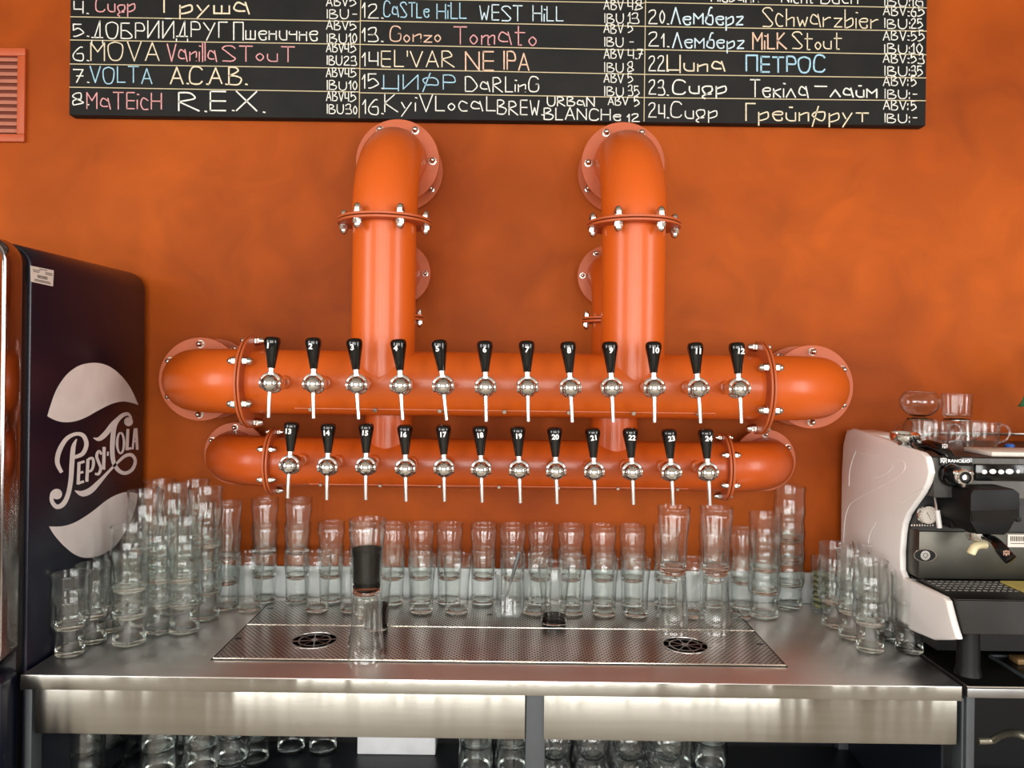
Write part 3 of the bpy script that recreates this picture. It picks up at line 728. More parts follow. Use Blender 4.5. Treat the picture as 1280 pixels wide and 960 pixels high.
G = {
'A': '022842 1434', 'B': '0208 ~0828372605 ~0525443202', 'C': '~4738180603123243', 'D': '0208 ~0828465432 3202', 'E': '0802 0838 0535 0242'[:0] + '0802 0838 0535 0232',
'G': '~47381806031232434535 3545', 'H': '0802 4842 0545', 'I': '0802', 'K': '0802 3805 0542', 'L': '080232', 'M': '0208254842', 'N': '02084248', 'O': '~2806042242464828'[:0] + '~2817051322334538281'[:18],
'P': '0208 ~0828373505', 'R': '0208 ~0828373605 0542', 'S': '~4738171635433212 1203'[:0] + '~47281706354332120', 'T': '0848 2822', 'U': '~080412324448', 'V': '082248', 'W': '081225324 8'[:0] + '0812253248',
'X': '0842 4802', 'Y': '0825 4825 2522', 'Z': '08480242', "'": '0806', '.': '020302', ',': '0201', ':': '0203 0506', '-': '1535', ' ': '',
'a': '~3516041333 3642', 'b': '0802 ~0415334212 02'[:0] + '0802 ~042535331202', 'c': '~3516041232', 'd': '3832 ~3415041232', 'e': '~0434351504123233'[:16], 'g': '~3516041334 ~35331000', 'h': '0802 ~042535 3532', 'i': '0502 0707',
'k': '0802 3504 0432', 'l': '0802', 'm': '0602 ~0516252322'[:0] + '0502 ~0415252422 2222 ~2435454342', 'n': '0502 ~0425353332 3332', 'o': '~2504021222343526 2625'[:0] + '~1504021323 34251'[:10] + '1323 25', 'r': '0502 ~042535', 's': '~351504333 21202'[:0] + '~3515043322 02',
't': '1812 0636 1222', 'u': '~05031232 3532', 'w': '0512243245', 'y': '0513 3500', 'z': '05350232', 'q': '~3515041232 3530', 'p': '0500 ~042535331202',
'0': '~2817051322334527 28'[:0] + '~18070412324538 28'[:0] + '~1807031232353818', '1': '061812', '2': '~0718383624 02 0242'[:0] + '~071838361402 0242', '3': '~07183836251505 ~1535433202', '4': '080434 3832', '5': '380805 ~0525433202', '6': '~382805031232351504'[:18], '7': '083812 1535', '8': '~2808153533120315 3828'[:0] + '~18070515353312031535381', '9': '~3515061838353202'[:16],
# Cyrillic
'Г': '020838', 'Д': '0001414 0'[:0] + '01034341 133811'[:0] + '0001 0242 4140 1238 3832', 'Б': '3808 0802 ~0525433202', 'И': '08024 842'[:0] + '08024842', 'Й': '08024842 1939', 'У': '0825 4811 ', 'П': '02084842', 'ш': '05023235 2522'[:0] + '05024245 2522', 'Ц': '080242 4841', 'Ф': '~28170513334537 28 2900'[:0] + '2901 ~28170524334547 28'[:0] + '2901 ~280705245458281'[:0] + '2901 ~2707143447 27'[:0] + '2901 ~271706142444463727',
'Л': '022842', 'е': '~0434351504123233', 'м': '0205243542'[:0] + '0206244642', 'б': '~3827150412323424 04'[:0] + '~382815031232351504', 'р': '0500 ~042535331202', 'г': '~0515350302 3 2'[:0] + '~051535021232', 'и': '~05031232 3532', 'д': '~3515041232 ~35330110', 'у': '0513 3500', 'а': '~3515041232 3532', 'н': '0502 3532 0434', 'ч': '~050434 3532', 'п': '0502 ~042535 3532', 'т': '0545 2522', 'л': '022542', 'і': '0502 0707', 'й': '~05031232 3532 1727', 'к': '0502 3504 0432', 'ф': '2700 ~250504123243442 5'[:0] + '2700 ~2515041332434525', 'с': '~3516041232', 'О': '~1807031232353818', 'Т': '0848 2822',
}
G['O'] = '~2817051322334548281'[:18]; G['O'] = '~1807031242464828'; G['O'] = '~280705031242464738'; G['O'] = '~18070312324547381 8'.replace(' ', '')
G['а'] = G['a']
G['o'] = '~15040312323515'; G['S'] = '~473818071634433212 02'.replace(' ', ''); G['8'] = '~18070634431202042535381 8'.replace(' ', '')
G['e'] = '~0434351504123233'; G['s'] = '~3515043322 02'.replace(' ', '')
G['O'] = G['О'] = '~2807041232444728'; G['0'] = '~18060412242618'; G['5'] = '380805 ~052644331202'
for a_, b_ in zip('СРАЕВНМХК', 'CPAEBHMXK'): G[a_] = G[b_]
G['o'] = G['о'] = '~15040312232415'
def parse(g):
    out = []
    for st in g.split():
        sm = st.startswith('~'); st = st.lstrip('~'); st = st[:len(st)//2*2]
        P = [Vector((int(st[i]), int(st[i+1])-2, 0)) for i in range(0, len(st), 2)]
        out.append(catmull(P, 4) if sm and len(P) > 2 else P)
    return out
def write(txt, x0, x1, yb, h, col='white', wd=.0031):
    wid = []; tot = 0
    for ch in txt:
        st = parse(G[ch]); mxw = max([p.x for s in st for p in s], default=1.2 if ch == ' ' else .3)
        wid.append((st, tot)); tot += mxw + (1.3 if ch not in ".,:'" else 1.0)
    tot = max(tot-1.3, 1); b = B()
    slope = .0130
    for st, ox in wid:
        jx, jy, js = random.uniform(-.12, .12), random.uniform(-.25, .25), random.uniform(.94, 1.07)
        for s in st:
            P = []
            for p in s:
                px = x0 + (ox+p.x+jx)*(x1-x0)/tot; py = yb + (px-x0)*slope - (p.y*js+jy)*h/6
                P.append(bp(px, py, .0))
            if len(P) <= 3 and (P[0]-P[-1]).length < 1e-4 or (P[0]-P[-1]).length < .004 and len(P) == 2: P = [P[0], P[0] + Vector((.0045, 0, -.001))]
            if len(P) > 7: b.ribbon(P, [wd*random.uniform(.85, 1.15) for _ in P], (0, -1, 0), .0009)
            else:
                for i in range(len(P)-1):
                    e_ = (P[i+1]-P[i]).normalized()*wd*.35
                    b.ribbon([P[i]-e_, P[i+1]+e_], [wd*random.uniform(.85, 1.1), wd*random.uniform(.85, 1.1)], (0, -1, 0), .0009+i*.00003)
    b.done('chalk_writing', M_['chalk_'+col], mb, 80)
W = write
for t_, y_ in (('4.', 16), ('5.', 45.5), ('6.', 75.5), ('7.', 103), ('8.', 131)): W(t_, 92 if t_ != '4.' else 93, 108, y_, 15)
W('Cuдр', 120, 169, 14, 18, 'pink'); W('Груша', 205, 312, 16, 20, 'cream', .0044)
W('ДОБРИЙ', 115, 217, 47, 20); W('ДРУГ', 221, 284, 46, 19); W('Пшеничне', 292, 397, 49, 22)
W('MOVA', 114, 199, 75, 23, 'cream'); W('Vanilla', 209, 271, 76, 22, 'pink'); W('STouT', 278, 368, 76, 19, 'pink')
W('VOLTA', 113, 190, 103, 19, 'blue'); W('A.C.A.B.', 213, 306, 104, 20, 'cream', .004)
W('MaTEicH', 109, 202, 136, 21, 'pink'); W('R.E.X.', 223, 328, 138, 23, 'white', .004)
for n_, y_, v_, i_ in ((4, 8, '5', '-'), (5, 38, '5', '10'), (6, 66, '4.5', '23'), (7, 97, '4.5', '10'), (8, 127, '4.5', '30')):
    W('ABV'+v_, 408, 445, y_-1, 11, 'white', .0026); W('IBU'+i_, 409, 446, y_+15, 11, 'white', .0026)
for t_, y_ in (('12.', 22), ('13.', 52), ('14.', 82), ('15.', 110), ('16.', 142)): W(t_, 453, 476, y_, 17)
W('CaSTLe', 480, 536, 21, 18, 'blue'); W('HiLL', 546, 583, 23, 19, 'blue'); W('WEST', 600, 653, 25, 18, 'ice'); W('HiLL', 666, 704, 26, 18, 'ice')
W('Gonzo', 488, 551, 52, 17, 'peach'); W('Tomato', 567, 670, 55, 22, 'pink')
W("EL'VAR", 477, 568, 83, 20, 'cream'); W('NE', 582, 617, 87, 22, 'peach', .004); W('IPA', 630, 661, 87, 21, 'peach', .004)
W('ЦИФР', 480, 569, 111, 17, 'blue'); W('DaRLinG', 582, 673, 114, 18)
W('KyiV', 481, 541, 139, 21); W('LocaL', 545, 619, 138, 17); W('BREW.', 622, 676, 143, 17); W('URBaN', 684, 743, 132, 11); W('BLANCHe', 680, 776, 149, 14)
for y_, v_, i_ in ((12, '4.8', '13'), (41, '5', '-'), (73, '4.7', '8'), (103, '5', '35')):
    W('ABV', 755, 779, y_, 11, 'white', .0026); W(v_, 785, 785+6*len(v_), y_, 12, 'white', .0026); W('IBU', 756, 779, y_+16.5, 11, 'white', .0026); W(i_, 785, 785+7*len(i_), y_+17, 12, 'white', .0026)
W('ABV', 760, 785, 131, 10, 'white', .0026); W('5', 793, 799, 133, 12); W('12', 784, 799, 152, 9)
for t_, y_ in (('20.', 29), ('21.', 58), ('22.', 88), ('23.', 118), ('24.', 147)): W(t_, 811, 833, y_, 17)
W('Hiцвann'.replace('ц', 'u').replace('в', 'b'), 889, 948, 2, 15); W('Nicht', 977, 1018, 3, 15); W('Buch', 1026, 1072, 4, 15)
W('Лемберг', 839, 929, 30, 19, 'ice', .004); W('Schwarzbier', 953, 1098, 33, 22, 'cream')
W('Лемберг', 841, 930, 59, 18, 'ice', .0036); W('MiLK', 941, 983, 61, 19, 'peach', .004); W('Stout', 990, 1052, 61, 19, 'cream')
W('Ципа', 834, 906, 88, 18, 'cream', .004); W('ПЕТРОС', 933, 1031, 89, 19, 'blue', .0046)
W('Cuдр', 841, 908, 117, 18, 'white', .004); W('Текіла', 938, 1010, 121, 20, 'white', .0036); W('-', 1012, 1034, 117, 18, 'white', .004); W('лайм', 1038, 1096, 121, 16, 'white', .004)
W('Cuдр', 839, 896, 147, 18); W('Грейпфрут', 932, 1085, 150, 20, 'cream', .0036)
for y_, v_, i_ in ((-9, '', '16'), (19, '6.5', '25'), (50, '5.5', '10'), (78, '5.3', '35'), (107, '5', '-'), (137, '5', '-')):
    if v_: W('ABV:', 1104, 1134, y_, 11, 'white', .0026); W(v_, 1139, 1139+6*len(v_.replace('.', '')) + 4*('.' in v_), y_+1, 12, 'white', .0028)
    W('IBU:', 1106, 1136, y_+16, 11, 'white', .0026); W(i_, 1139, 1139+7*len(i_), y_+16.5, 12, 'white', .0028)

# ------------------------------------------------------------------ glasses
def glass_mesh(name, outer, t=.0016, tb=.010, n=32):
    """outer profile (r, z) bottom to top; returns mesh of thin-walled glass with thick foot"""
    P = catmull([(r, z, 0) for r, z in outer], 3)
    out = [(0, .0)] + [(outer[0][0]-.002, 0)] + [(p.x, p.y+.0) for p in P if p.y > .0015]
    inn = [(p.x-t, p.y) for p in P if p.y > tb+.004][::-1]
    top = P[-1].y
    xr = P[-1].x; out = [q for q in out if q[1] < top-.0045]; inn = [q for q in inn if q[1] < top-.0045]
    prof = out + [(xr, top-.0036), (xr+.0006, top-.0024), (xr+.0006, top-.001), (xr, top-.0002), (xr-t*.5, top), (xr-t, top-.0002), (xr-t-.0005, top-.0012), (xr-t-.0005, top-.0024), (xr-t, top-.0036)] + inn + [(inn[-1][0]-.0015, tb+.0035), (inn[-1][0]-.005, tb+.001), (0, tb)]
    b = B().lathe(prof, n, cap=False)
    bm = b.bm
    bmesh.ops.remove_doubles(bm, verts=bm.verts, dist=1e-6); bmesh.ops.recalc_face_normals(bm, faces=bm.faces)
    for f in bm.faces: f.smooth = True
    me = bpy.data.meshes.new(name); 
    for e in bm.edges:
        if len(e.link_faces) == 2: e.smooth = e.calc_face_angle(0) < radians(42)
    for f in bm.faces: f.material_index = 1 if f.calc_center_median().z < tb+.0022 else 0
    bm.to_mesh(me); bm.free(); me.materials.append(M_['glass']); me.materials.append(M_['foot']); return me
def step(H, rb, rm, rn, rr, s=.056): return [(rb-.001, 0), (rb, .006), (rb, s*.6), (rb+.0004, s), (rb+(rm-rb)*.5, s+.008), (rm-.0008, s+.02), (rm, s+.03), ((rm+rn)/2, s+.03+(H-s-.03)*.35), (rn, s+.03+(H-s-.03)*.55), ((rn+rr)/2+.0005, H*.93), (rr, H)]
PROF = dict(
    A=(step(.126, .0305, .0405, .0392, .0412, .052), .058, 'small stepped tumbler'),
    T=(step(.155, .031, .0412, .0375, .040, .056), .060, 'tall stepped tumbler'),
    P=(step(.155, .0365, .0435, .0410, .0430, .056), .062, 'pint tumbler'),
    Bq=([(.0285, 0), (.0305, .006), (.0312, .03), (.0325, .07), (.0345, .1), (.0372, .122), (.0378, .132), (.0368, .142), (.0375, .155)], .068, 'beer glass'),
    C=([(.0300, 0), (.0315, .006), (.0325, .03), (.0345, .07), (.0378, .105), (.0405, .125), (.0408, .135), (.0402, .143), (.0412, .157)], .157, 'large beer glass'))
GM = {k: glass_mesh('glass_'+k, v[0]) for k, v in PROF.items()}
GM['Ct'] = GM['C'].copy(); GM['Ct'].materials[0] = M_['glass_base']; PROF['Ct'] = PROF['C']
def gl(kind, loc, label, group, rot=(0, 0, 0)):
    o = bpy.data.objects.new('beer_glass', GM[kind]); COL.objects.link(o); o.location = loc; o.rotation_euler = rot
    return tag(o, label, 'glass', group)
LV = {1: ['single'], 2: ['bottom', 'top'], 3: ['bottom', 'middle', 'top'], 4: ['bottom', 'second lowest', 'third from bottom', 'top'], 5: ['bottom', 'second lowest', 'middle', 'fourth from bottom', 'top']}
def stack(kind, px, D, n, place, group, z=ZT+.0003, X=None):
    nm = PROF[kind][2]; x = on_z(px, D) if X is None else X
    for k in range(n):
        tilt = (random.uniform(-.008, .008)*(k > 0), random.uniform(-.008, .008)*(k > 0), random.uniform(0, 6))
        lab = ('single %s %s' % (nm, place)) if n == 1 else '%s, %s of stack %s' % (nm, LV[n][k], place)
        gl(kind, (x + (random.uniform(-.0008, .0008) if k else 0), D, z + k*PROF[kind][1]), lab, group, tilt)
GL = 'stacked glasses by the fridge'
stack('A', 88, 1.752, 2, 'at the front left corner of the counter', GL)
stack('A', 116, 1.83, 2, 'second from the front beside the fridge', GL)
stack('A', 138, 1.91, 2, 'third from the front beside the fridge', GL)
stack('P', 162, 1.825, 3, 'in front, right of the small tumblers', GL)
stack('P', 180, 1.955, 4, 'against the fridge logo', GL)
stack('P', 199, 1.885+.02, 3, 'between the two front pint stacks', GL)
stack('P', 230, 1.91, 3, 'at the drip tray corner', GL)
stack('P', 216, 2.05, 4, 'behind the front pint stacks', GL)
stack('P', 256, 2.01, 4, 'under the left end of the lower pipe', GL)
stack('P', 196, 2.13, 4, 'at the wall in the fridge corner', GL)
stack('P', 240, 2.13, 4, 'under the large left elbow', GL)
stack('Bq', 283, 2.085, 3, 'by the back left tray corner', GL)
GR = 'beer glasses along the back of the drip tray'
stack('Bq', 330, 2.15, 3, 'at the wall under the left pipe flange', GR)
stack('Bq', 312, 2.075, 1, 'in front of the stack under the left flange', GR, z=ZT+.0003)
stack('Bq', 371, 2.15, 3, 'at the wall below tap 13', GR)
zt = ZT+.0036
stack('Bq', 396, 2.07, 1, 'in the front row below tap 14', GR, z=zt)
stack('Bq', 413, 2.15, 2, 'at the wall below tap 14', GR, z=zt)
stack('Bq', 440, 2.07, 1, 'in the front row just left of tap 15', GR, z=zt)
stack('Bq', 452, 2.15, 2, 'at the wall below tap 15', GR, z=zt)
stack('Bq', 490, 2.14, 2, 'at the wall just left of tap 16', GR, z=zt)
stack('Bq', 525, 2.15, 2, 'at the wall between taps 16 and 17', GR, z=zt)
stack('Bq', 527, 2.07, 1, 'in the front row between taps 16 and 17', GR, z=zt)
stack('Bq', 561, 2.15, 2, 'at the wall below tap 17', GR, z=zt)
stack('Bq', 571, 2.07, 1, 'in the front row right of tap 17', GR, z=zt)
stack('Bq', 603, 2.15, 2, 'at the wall below tap 18', GR, z=zt)
stack('Bq', 640, 2.15, 2, 'at the wall behind the spoon jar', GR, z=zt)
stack('Bq', 675, 2.15, 2, 'at the wall between taps 19 and 20', GR, z=zt)
stack('Bq', 668, 2.07, 1, 'in the front row right of the spoon jar', GR, z=zt)
stack('Bq', 712, 2.15, 2, 'at the wall right of tap 20', GR, z=zt)
stack('Bq', 715, 2.07, 1, 'in the front row right of tap 20', GR, z=zt)
stack('Bq', 753, 2.15, 2, 'at the wall below tap 21', GR, z=zt)
stack('Bq', 755, 2.065, 1, 'in the front row right of tap 21', GR, z=zt)
stack('Bq', 790, 2.15, 2, 'at the wall below tap 22', GR, z=zt)
stack('Bq', 795, 2.06, 1, 'in the front row below tap 22', GR, z=zt)
stack('Bq', 832, 2.15, 2, 'at the wall below tap 23', GR, z=zt)
stack('Bq', 868, 2.06, 1, 'in the front row between taps 23 and 24', GR, z=zt)
stack('Bq', 889, 2.15, 2, 'at the wall below tap 24', GR, z=zt)
stack('Bq', 925, 2.065, 1, 'in front at the right tray corner', GR)
stack('Bq', 928, 2.15, 2, 'at the wall under the right lower flange', GR)
stack('P', 955, 2.08, 3, 'left of the tallest stack on the right', GR)
stack('P', 985, 2.16, 4, 'at the wall below the right elbow', GR)
# inverted pairs
def pair(px, D, z, where):
    x = on_z(px, D); H = .157
    gl('Ct', (x, D, z+H), 'clear large beer glass upside down %s, carrying another' % where, 'beer glasses stood foot to foot', (pi, 0, 0))
    gl('C', (x, D, z+H+.0006), 'clear large beer glass upright on an upturned one, %s' % where, 'beer glasses stood foot to foot')
    return x
pair(841, 1.945, zt, 'below tap 23')
pair(894, 1.945, zt, 'below tap 24')
def beer(parent_obj, z0, z1, kind, name='dark_beer'):
    pr = PROF[kind][0]; P = catmull([(r, z, 0) for r, z in pr], 4)
    pts = [(p.x-.0021, p.y) for p in P if z0+.001 < p.y < z1]
    o = B().lathe([(0, z0), (pts[0][0]-.003, z0)] + pts + [(pts[-1][0], z1), (0, z1)], 32).done(name, M_['stout'])
    o.parent = parent_obj; return o
x = on_z(457, 1.725); zc = ZT+.0052
D_ = 1.735
gl('Ct', (x, D_, zc+.157), 'clear large glass upside down at the tray front, carrying the dark beer', 'beer glasses stood foot to foot', (pi, 0, 0))
t_ = gl('C', (x, D_, zc+.157+.0006), 'large glass two thirds full of black beer, raised on an upturned glass', 'glasses with dark beer'); beer(t_, .0085, .090, 'C')
t_ = gl('Bq', (at(470, 790, 1.93).x, 1.93, zt), 'beer glass with some black beer, behind the upturned glass', 'glasses with dark beer'); beer(t_, .0085, .062, 'Bq')
t_ = gl('C', (at(692, 780, 1.985).x, 1.985, zt+.0006), 'clear beer glass with a little black beer left in the bottom', 'glasses with dark beer'); beer(t_, .0085, .022, 'C')
t_ = gl('Bq', (at(459, 760, 2.02).x, 2.02, zt), 'clear empty beer glass standing behind the raised black beer', GR)
# ribbed jar with spoon
jx, jy = at(636, 760, 2.065).x, 2.055
jb = bmesh.new(); jb.free()
jar = thing('ribbed_jar', (jx, jy, zt), 'ribbed clear glass jar holding a spoon in the middle of the tray', 'jar')
b = B(); n = 40; prof = [(.0, 0, 0), (.036, 0, 0), (.038, .004, 0), (.038, .014, 0), (.0355, .017, .0012), (.0355, .088, .0012), (.0362, .096, 0), (.038, .112, 0), (.0365, .112, 0), (.0345, .096, 0), (.0335, .088, 0), (.0335, .016, 0), (0, .014, 0)]
rings = []
for r, z, rib in prof:
    if r == 0: rings.append([b.bm.verts.new((jx, jy, zt+z))])
    else: rings.append([b.bm.verts.new((jx+(r+(rib if k % 2 else 0))*cos(2*pi*k/n), jy+(r+(rib if k % 2 else 0))*sin(2*pi*k/n), zt+z)) for k in range(n)])
for a, c in zip(rings, rings[1:]):
    for k in range(n):
        j = (k+1) % n
        if len(a) == 1: b.bm.faces.new((a[0], c[k], c[j]))
        elif len(c) == 1: b.bm.faces.new((a[k], c[0], a[j]))
        else: b.bm.faces.new((a[k], c[k], c[j], a[j]))
b.done('jar_body', M_['glass_base'], jar, 60)
spn = thing('spoon', (jx, jy, zt+.014), 'metal spoon leaning in the ribbed glass jar', 'spoon')
sm = mat('spoon_steel', (.12, .12, .12, 1), .5, 1.0)
p0 = Vector((jx-.014, jy, zt+.022)); p1 = Vector((jx+.026, jy+.006, zt+.165))
B().tube([p0.lerp(p1, k/8) for k in range(9)], [.003, .0028, .0026, .0028, .0032, .0042, .0052, .0058, .004], 12, sq=.4, up=(0, 1, 0)).done('spoon_handle', sm, spn)
B().lathe([(0, -.0012), (.009, .000), (.0125, .003), (.0115, .0032), (.008, .0012), (0, 0)], 20, Matrix.Translation(p0+Vector((0.002, -.001, .012))) @ Matrix.Rotation(radians(75), 4, 'X') @ Matrix.Rotation(.28, 4, 'Z') @ Matrix.Diagonal((1, 1.6, 1, 1)), cap=False).done('spoon_bowl', sm, spn)
# jar of dried limes
lx, ly = at(1024, 745, 2.14).x, 2.13
o = bpy.data.objects.new('garnish_glass', glass_mesh('garnish', [(.026, 0), (.027, .005), (.027, .06), (.0272, .15)], .0015, .006)); COL.objects.link(o)
o.location = (lx, ly, ZT+.0003); tag(o, 'straight clear glass filled with dried lime slices by the coffee machine', 'glass')
for k in range(7):
    a = random.uniform(-.16, .16)
    M = Matrix.Translation((lx, ly, ZT+.018+k*.0145)) @ Matrix.Rotation(a, 4, 'Y') @ Matrix.Rotation(random.uniform(-.1, .1), 4, 'X')
    tag(B().lathe([(0, -.0045), (.019, -.0045), (.0222, -.001), (.0222, .002), (.0195, .0045), (0, .0045)], 24, M).done('lime_slice', M_['lime']),
        'dried lime slice, %s in the straight glass by the machine' % ['lowest', 'second from bottom', 'third from bottom', 'middle one', 'third from top', 'second from top', 'topmost'][k], 'lime slice', 'dried lime slices in the straight glass')
GW = 'stacked glasses beside the coffee machine'
stack('T', 1043, 2.01, 2, 'next to the glass of limes', GW)
stack('T', 1065, 1.925, 2, 'second from the limes', GW)
stack('T', 1088, 1.84, 2, 'front of the slanting row', GW)
stack('T', 1084, 2.03, 2, 'against the white machine side', GW)
stack('A', 1113, 1.915, 2, 'behind the right corner stack', GW)
stack('A', 1137, 1.835, 2, 'at the dark counter seam', GW)
# glasses on the lower shelf
GS = 'glasses on the dark shelf under the counter'
for i, (px, D, n_, k_) in enumerate(((107, 1.84, 3, 'P'), (137, 2.0, 3, 'P'), (163, 2.08, 3, 'P'), (198, 1.86, 3, 'P'), (228, 2.03, 3, 'P'), (252, 1.88, 3, 'P'), (290, 1.93, 3, 'P'), (318, 2.05, 3, 'P'))):
    stack(k_, 0, D, n_, 'on lower shelf, %s from left' % ['first', 'second', 'third', 'fourth', 'fifth', 'sixth', 'seventh', 'eighth'][i], GS, z=SH+.0003, X=at(px, 935, D).x)
for px, wh in ((362, 'left'), (402, 'right')):
    stack('P', 0, 2.115, 1, 'at the lower shelf back, %s of two' % wh, GS, z=SH+.0003, X=at(px, 935, 2.1).x)
for px, wh in ((595, 'left of the two'), (640, 'right of the two')):
    stack('P', 0, 1.9, 3, '%s beside the middle post' % wh, GS, z=SH+.0003, X=at(px, 935, 1.9).x)
for px, wh in ((845, 'left of the pair'), (888, 'right of the pair')):
    stack('P', 0, 1.93, 3, '%s on the right lower shelf' % wh, GS, z=SH+.0003, X=at(px, 935, 1.93).x)
GOB = glass_mesh('goblet', [(.028, 0), (.0285, .002), (.01, .006), (.0042, .012), (.004, .05), (.006, .058), (.02, .066), (.036, .085), (.041, .105), (.039, .13), (.034, .155)], .0014, .06, 24)
# bowl-shaped tumblers stacked in threes between the posts
rb = glass_mesh('round_tumbler', [(.021, 0), (.024, .003), (.034, .018), (.040, .038), (.0385, .056), (.033, .072)], .0016, .007, 28)
k = 0
for row_, D in enumerate((1.80, 1.895, 1.99)):
    for c_ in range(4):
        X_ = at(693, 935, 1.8).x + c_*.088 + row_*.004
        for lv in range(3 if row_ < 2 else 2):
            o = bpy.data.objects.new('round_tumbler', rb); COL.objects.link(o); o.location = (X_+random.uniform(-.001, .001), D, SH+.0003+lv*.0728)
            tag(o, 'round clear tumbler, %s layer, %s row, %s from the middle post' % (['bottom', 'second', 'top'][lv], ['front', 'middle', 'back'][row_], ['first', 'second', 'third', 'fourth'][c_]), 'glass', 'round tumblers on the shelf right of the middle post')

# ------------------------------------------------------------------ coffee machine
MX = .945
cm = thing('espresso_machine', (1.3, 1.9, ZT), 'white and black espresso machine on the dark counter at the right', 'coffee machine')
def mp(x, y): return on_x(x, y, MX)
out = [(1049, 752), (1048, 700), (1049, 640), (1051, 590), (1053.5, 556), (1057, 541), (1065, 535.5), (1082, 541), (1115, 551.7), (1140, 560), (1157, 565.5), (1162.5, 571), (1165, 580), (1167, 591), (1163.5, 604), (1157, 617), (1147, 631), (1139, 643), (1134.5, 655), (1132.5, 668), (1131, 690), (1131, 712), (1135, 722), (1160, 734), (1184, 746), (1188, 751), (1194, 775), (1201, 799), (1190, 800), (1172, 800), (1150, 791), (1100, 770)]
out3 = [mp(x-5.5 if x > 1120 else x, y) for x, y in out]
for p in out3: p.y = min(p.y, 2.185)
pn = B().prism(out3, (.016, 0, 0), .005, 3).done('side_panel', M_['white_panel'], cm, 30)
for ln in ([(165, 262), (430, 355), (443, 398), (385, 440), (300, 470)], [(230, 280), (440, 318), (530, 340), (545, 400), (470, 470), (330, 545), (160, 640), (115, 705), (95, 800), (85, 950)],
           [(180, 262), (150, 340), (130, 440), (128, 525)], [(690, 545), (600, 590), (520, 650)], [(272, 955), (285, 880), (330, 800)]):
    pts = catmull([mp(1040+x/6, 520+y/6) - Vector((.0002, 0, 0)) for x, y in ln], 4)
    B().tube(pts, .0008, 8).done('raised_line', M_['white_panel'], pn)
B().prism([(MX+.97-.26, p.y, p.z) for p in out3], (.03, 0, 0), .007, 3).done('side_panel', M_['white_panel'], cm, 30)
XI, XJ = MX+.0162, MX+.70
# main casing
B().box(XI, XJ, 1.86, 2.17, 1.085, 1.362, .004).done('casing', M_['blacksteel'], cm)
# white top ledge behind the panel
B().box(MX+.004, MX+.09, 1.99, 2.17, 1.362, 1.402, .008).done('top_ledge', M_['white_panel'], cm)
B().box(XI, XJ, 1.757, 2.175, 1.3625, 1.374, .001).done('cup_tray', M_['blacksteel'], cm)
B().tube(catmull([(XI+.2, 2.15, 1.39), (XI+.25, 2.0, 1.395), (XI+.25, 1.8, 1.392)], 3)[:1] + [(XI+.23, 2.16, 1.395), (XJ, 2.16, 1.395)], .004, 8).done('cup_rail', M_['spout'], cm)
zf0 = at(1200, 622, 1.735).z; zf1 = 1.3765
fas = B().prism([(XI, 1.735, zf0), (XI, 1.744, zf1-.004), (XI, 1.748, zf1), (XI, 1.756, zf1), (XI, 1.757, 1.362), (XI, 1.90, 1.362), (XI, 1.90, zf0+.0)], (XJ-XI, 0, 0)).done('fascia', mat('fascia_steel', (.09, .085, .078, 1), .4, .9, noise=((60, 4, 4), .1)), cm, 20)
FY = 1.7385
def fp(x, y, d=0): return at(x, y, FY-d)
a, c = fp(1175, 572), fp(1214, 582)
B().box(a.x-.001, c.x+.002, FY-.0012, FY+.006, c.z-.001, a.z, .0005).done('name_plate', M_['black_gloss'], cm)
p = fp(1199, 576.5, .003)
text_obj('RANCILIO', .0098, M_['white_print'], cm, Matrix.Translation(p+Vector((0, .001, 0))) @ Matrix.Rotation(pi/2, 4, 'X') @ Matrix.Diagonal((1.12, 1, 1, 1)), 'lettering', .0003, .0002)
# looped emblem
def emblem(c_, s, m_, parent, nrm=(0, -1, 0)):
    b = B(); c_ = Vector(c_)
    def P(x, z): return c_ + Vector((x*s, 0, z*s))
    for sg in (-1, 1):
        b.ribbon(catmull([P(sg*.15, -1), P(sg*.25, -.2), P(sg*.9, -.1), P(sg*.95, .6), P(sg*.4, .6), P(sg*.3, .2), P(sg*.1, .7), P(sg*-.2, .95)], 4), [.26*s]*29, nrm, .0004)
        b.ribbon(catmull([P(sg*.35, -.3), P(sg*.9, -.4), P(sg*.95, -.9)], 4), [.24*s]*9, nrm, .0004)
    return b.done('emblem', m_, parent, 80)
emblem(fp(1179.5, 575.5, .0028), .0062, M_['white_print'], cm)
a, c = fp(1219, 580, .004), fp(1290, 602, .004)
cp = B().box(a.x, c.x+.03, FY-.006, FY+.006, c.z, a.z, .003).done('control_panel', M_['black_gloss'], cm)
for bx, by, br_, el in ((1231, 590, .0062, 1), (1241.5, 589.5, .0066, 1.2), (1252, 590, .0062, 1.1), (1262.5, 589.5, .0072, 1.25), (1273, 589.5, .0052, .75), (1284, 589.5, .006, 1)):
    q = at(bx, by, FY-.008)
    B().lathe([(0, 0), (br_, 0), (br_*.95, .0012), (0, .0018)], 20, rotM((0, -1, 0), (q.x, FY-.006, q.z)) @ Matrix.Diagonal((el, .85, 1, 1))).done('push_button', M_['white_print'], cp)
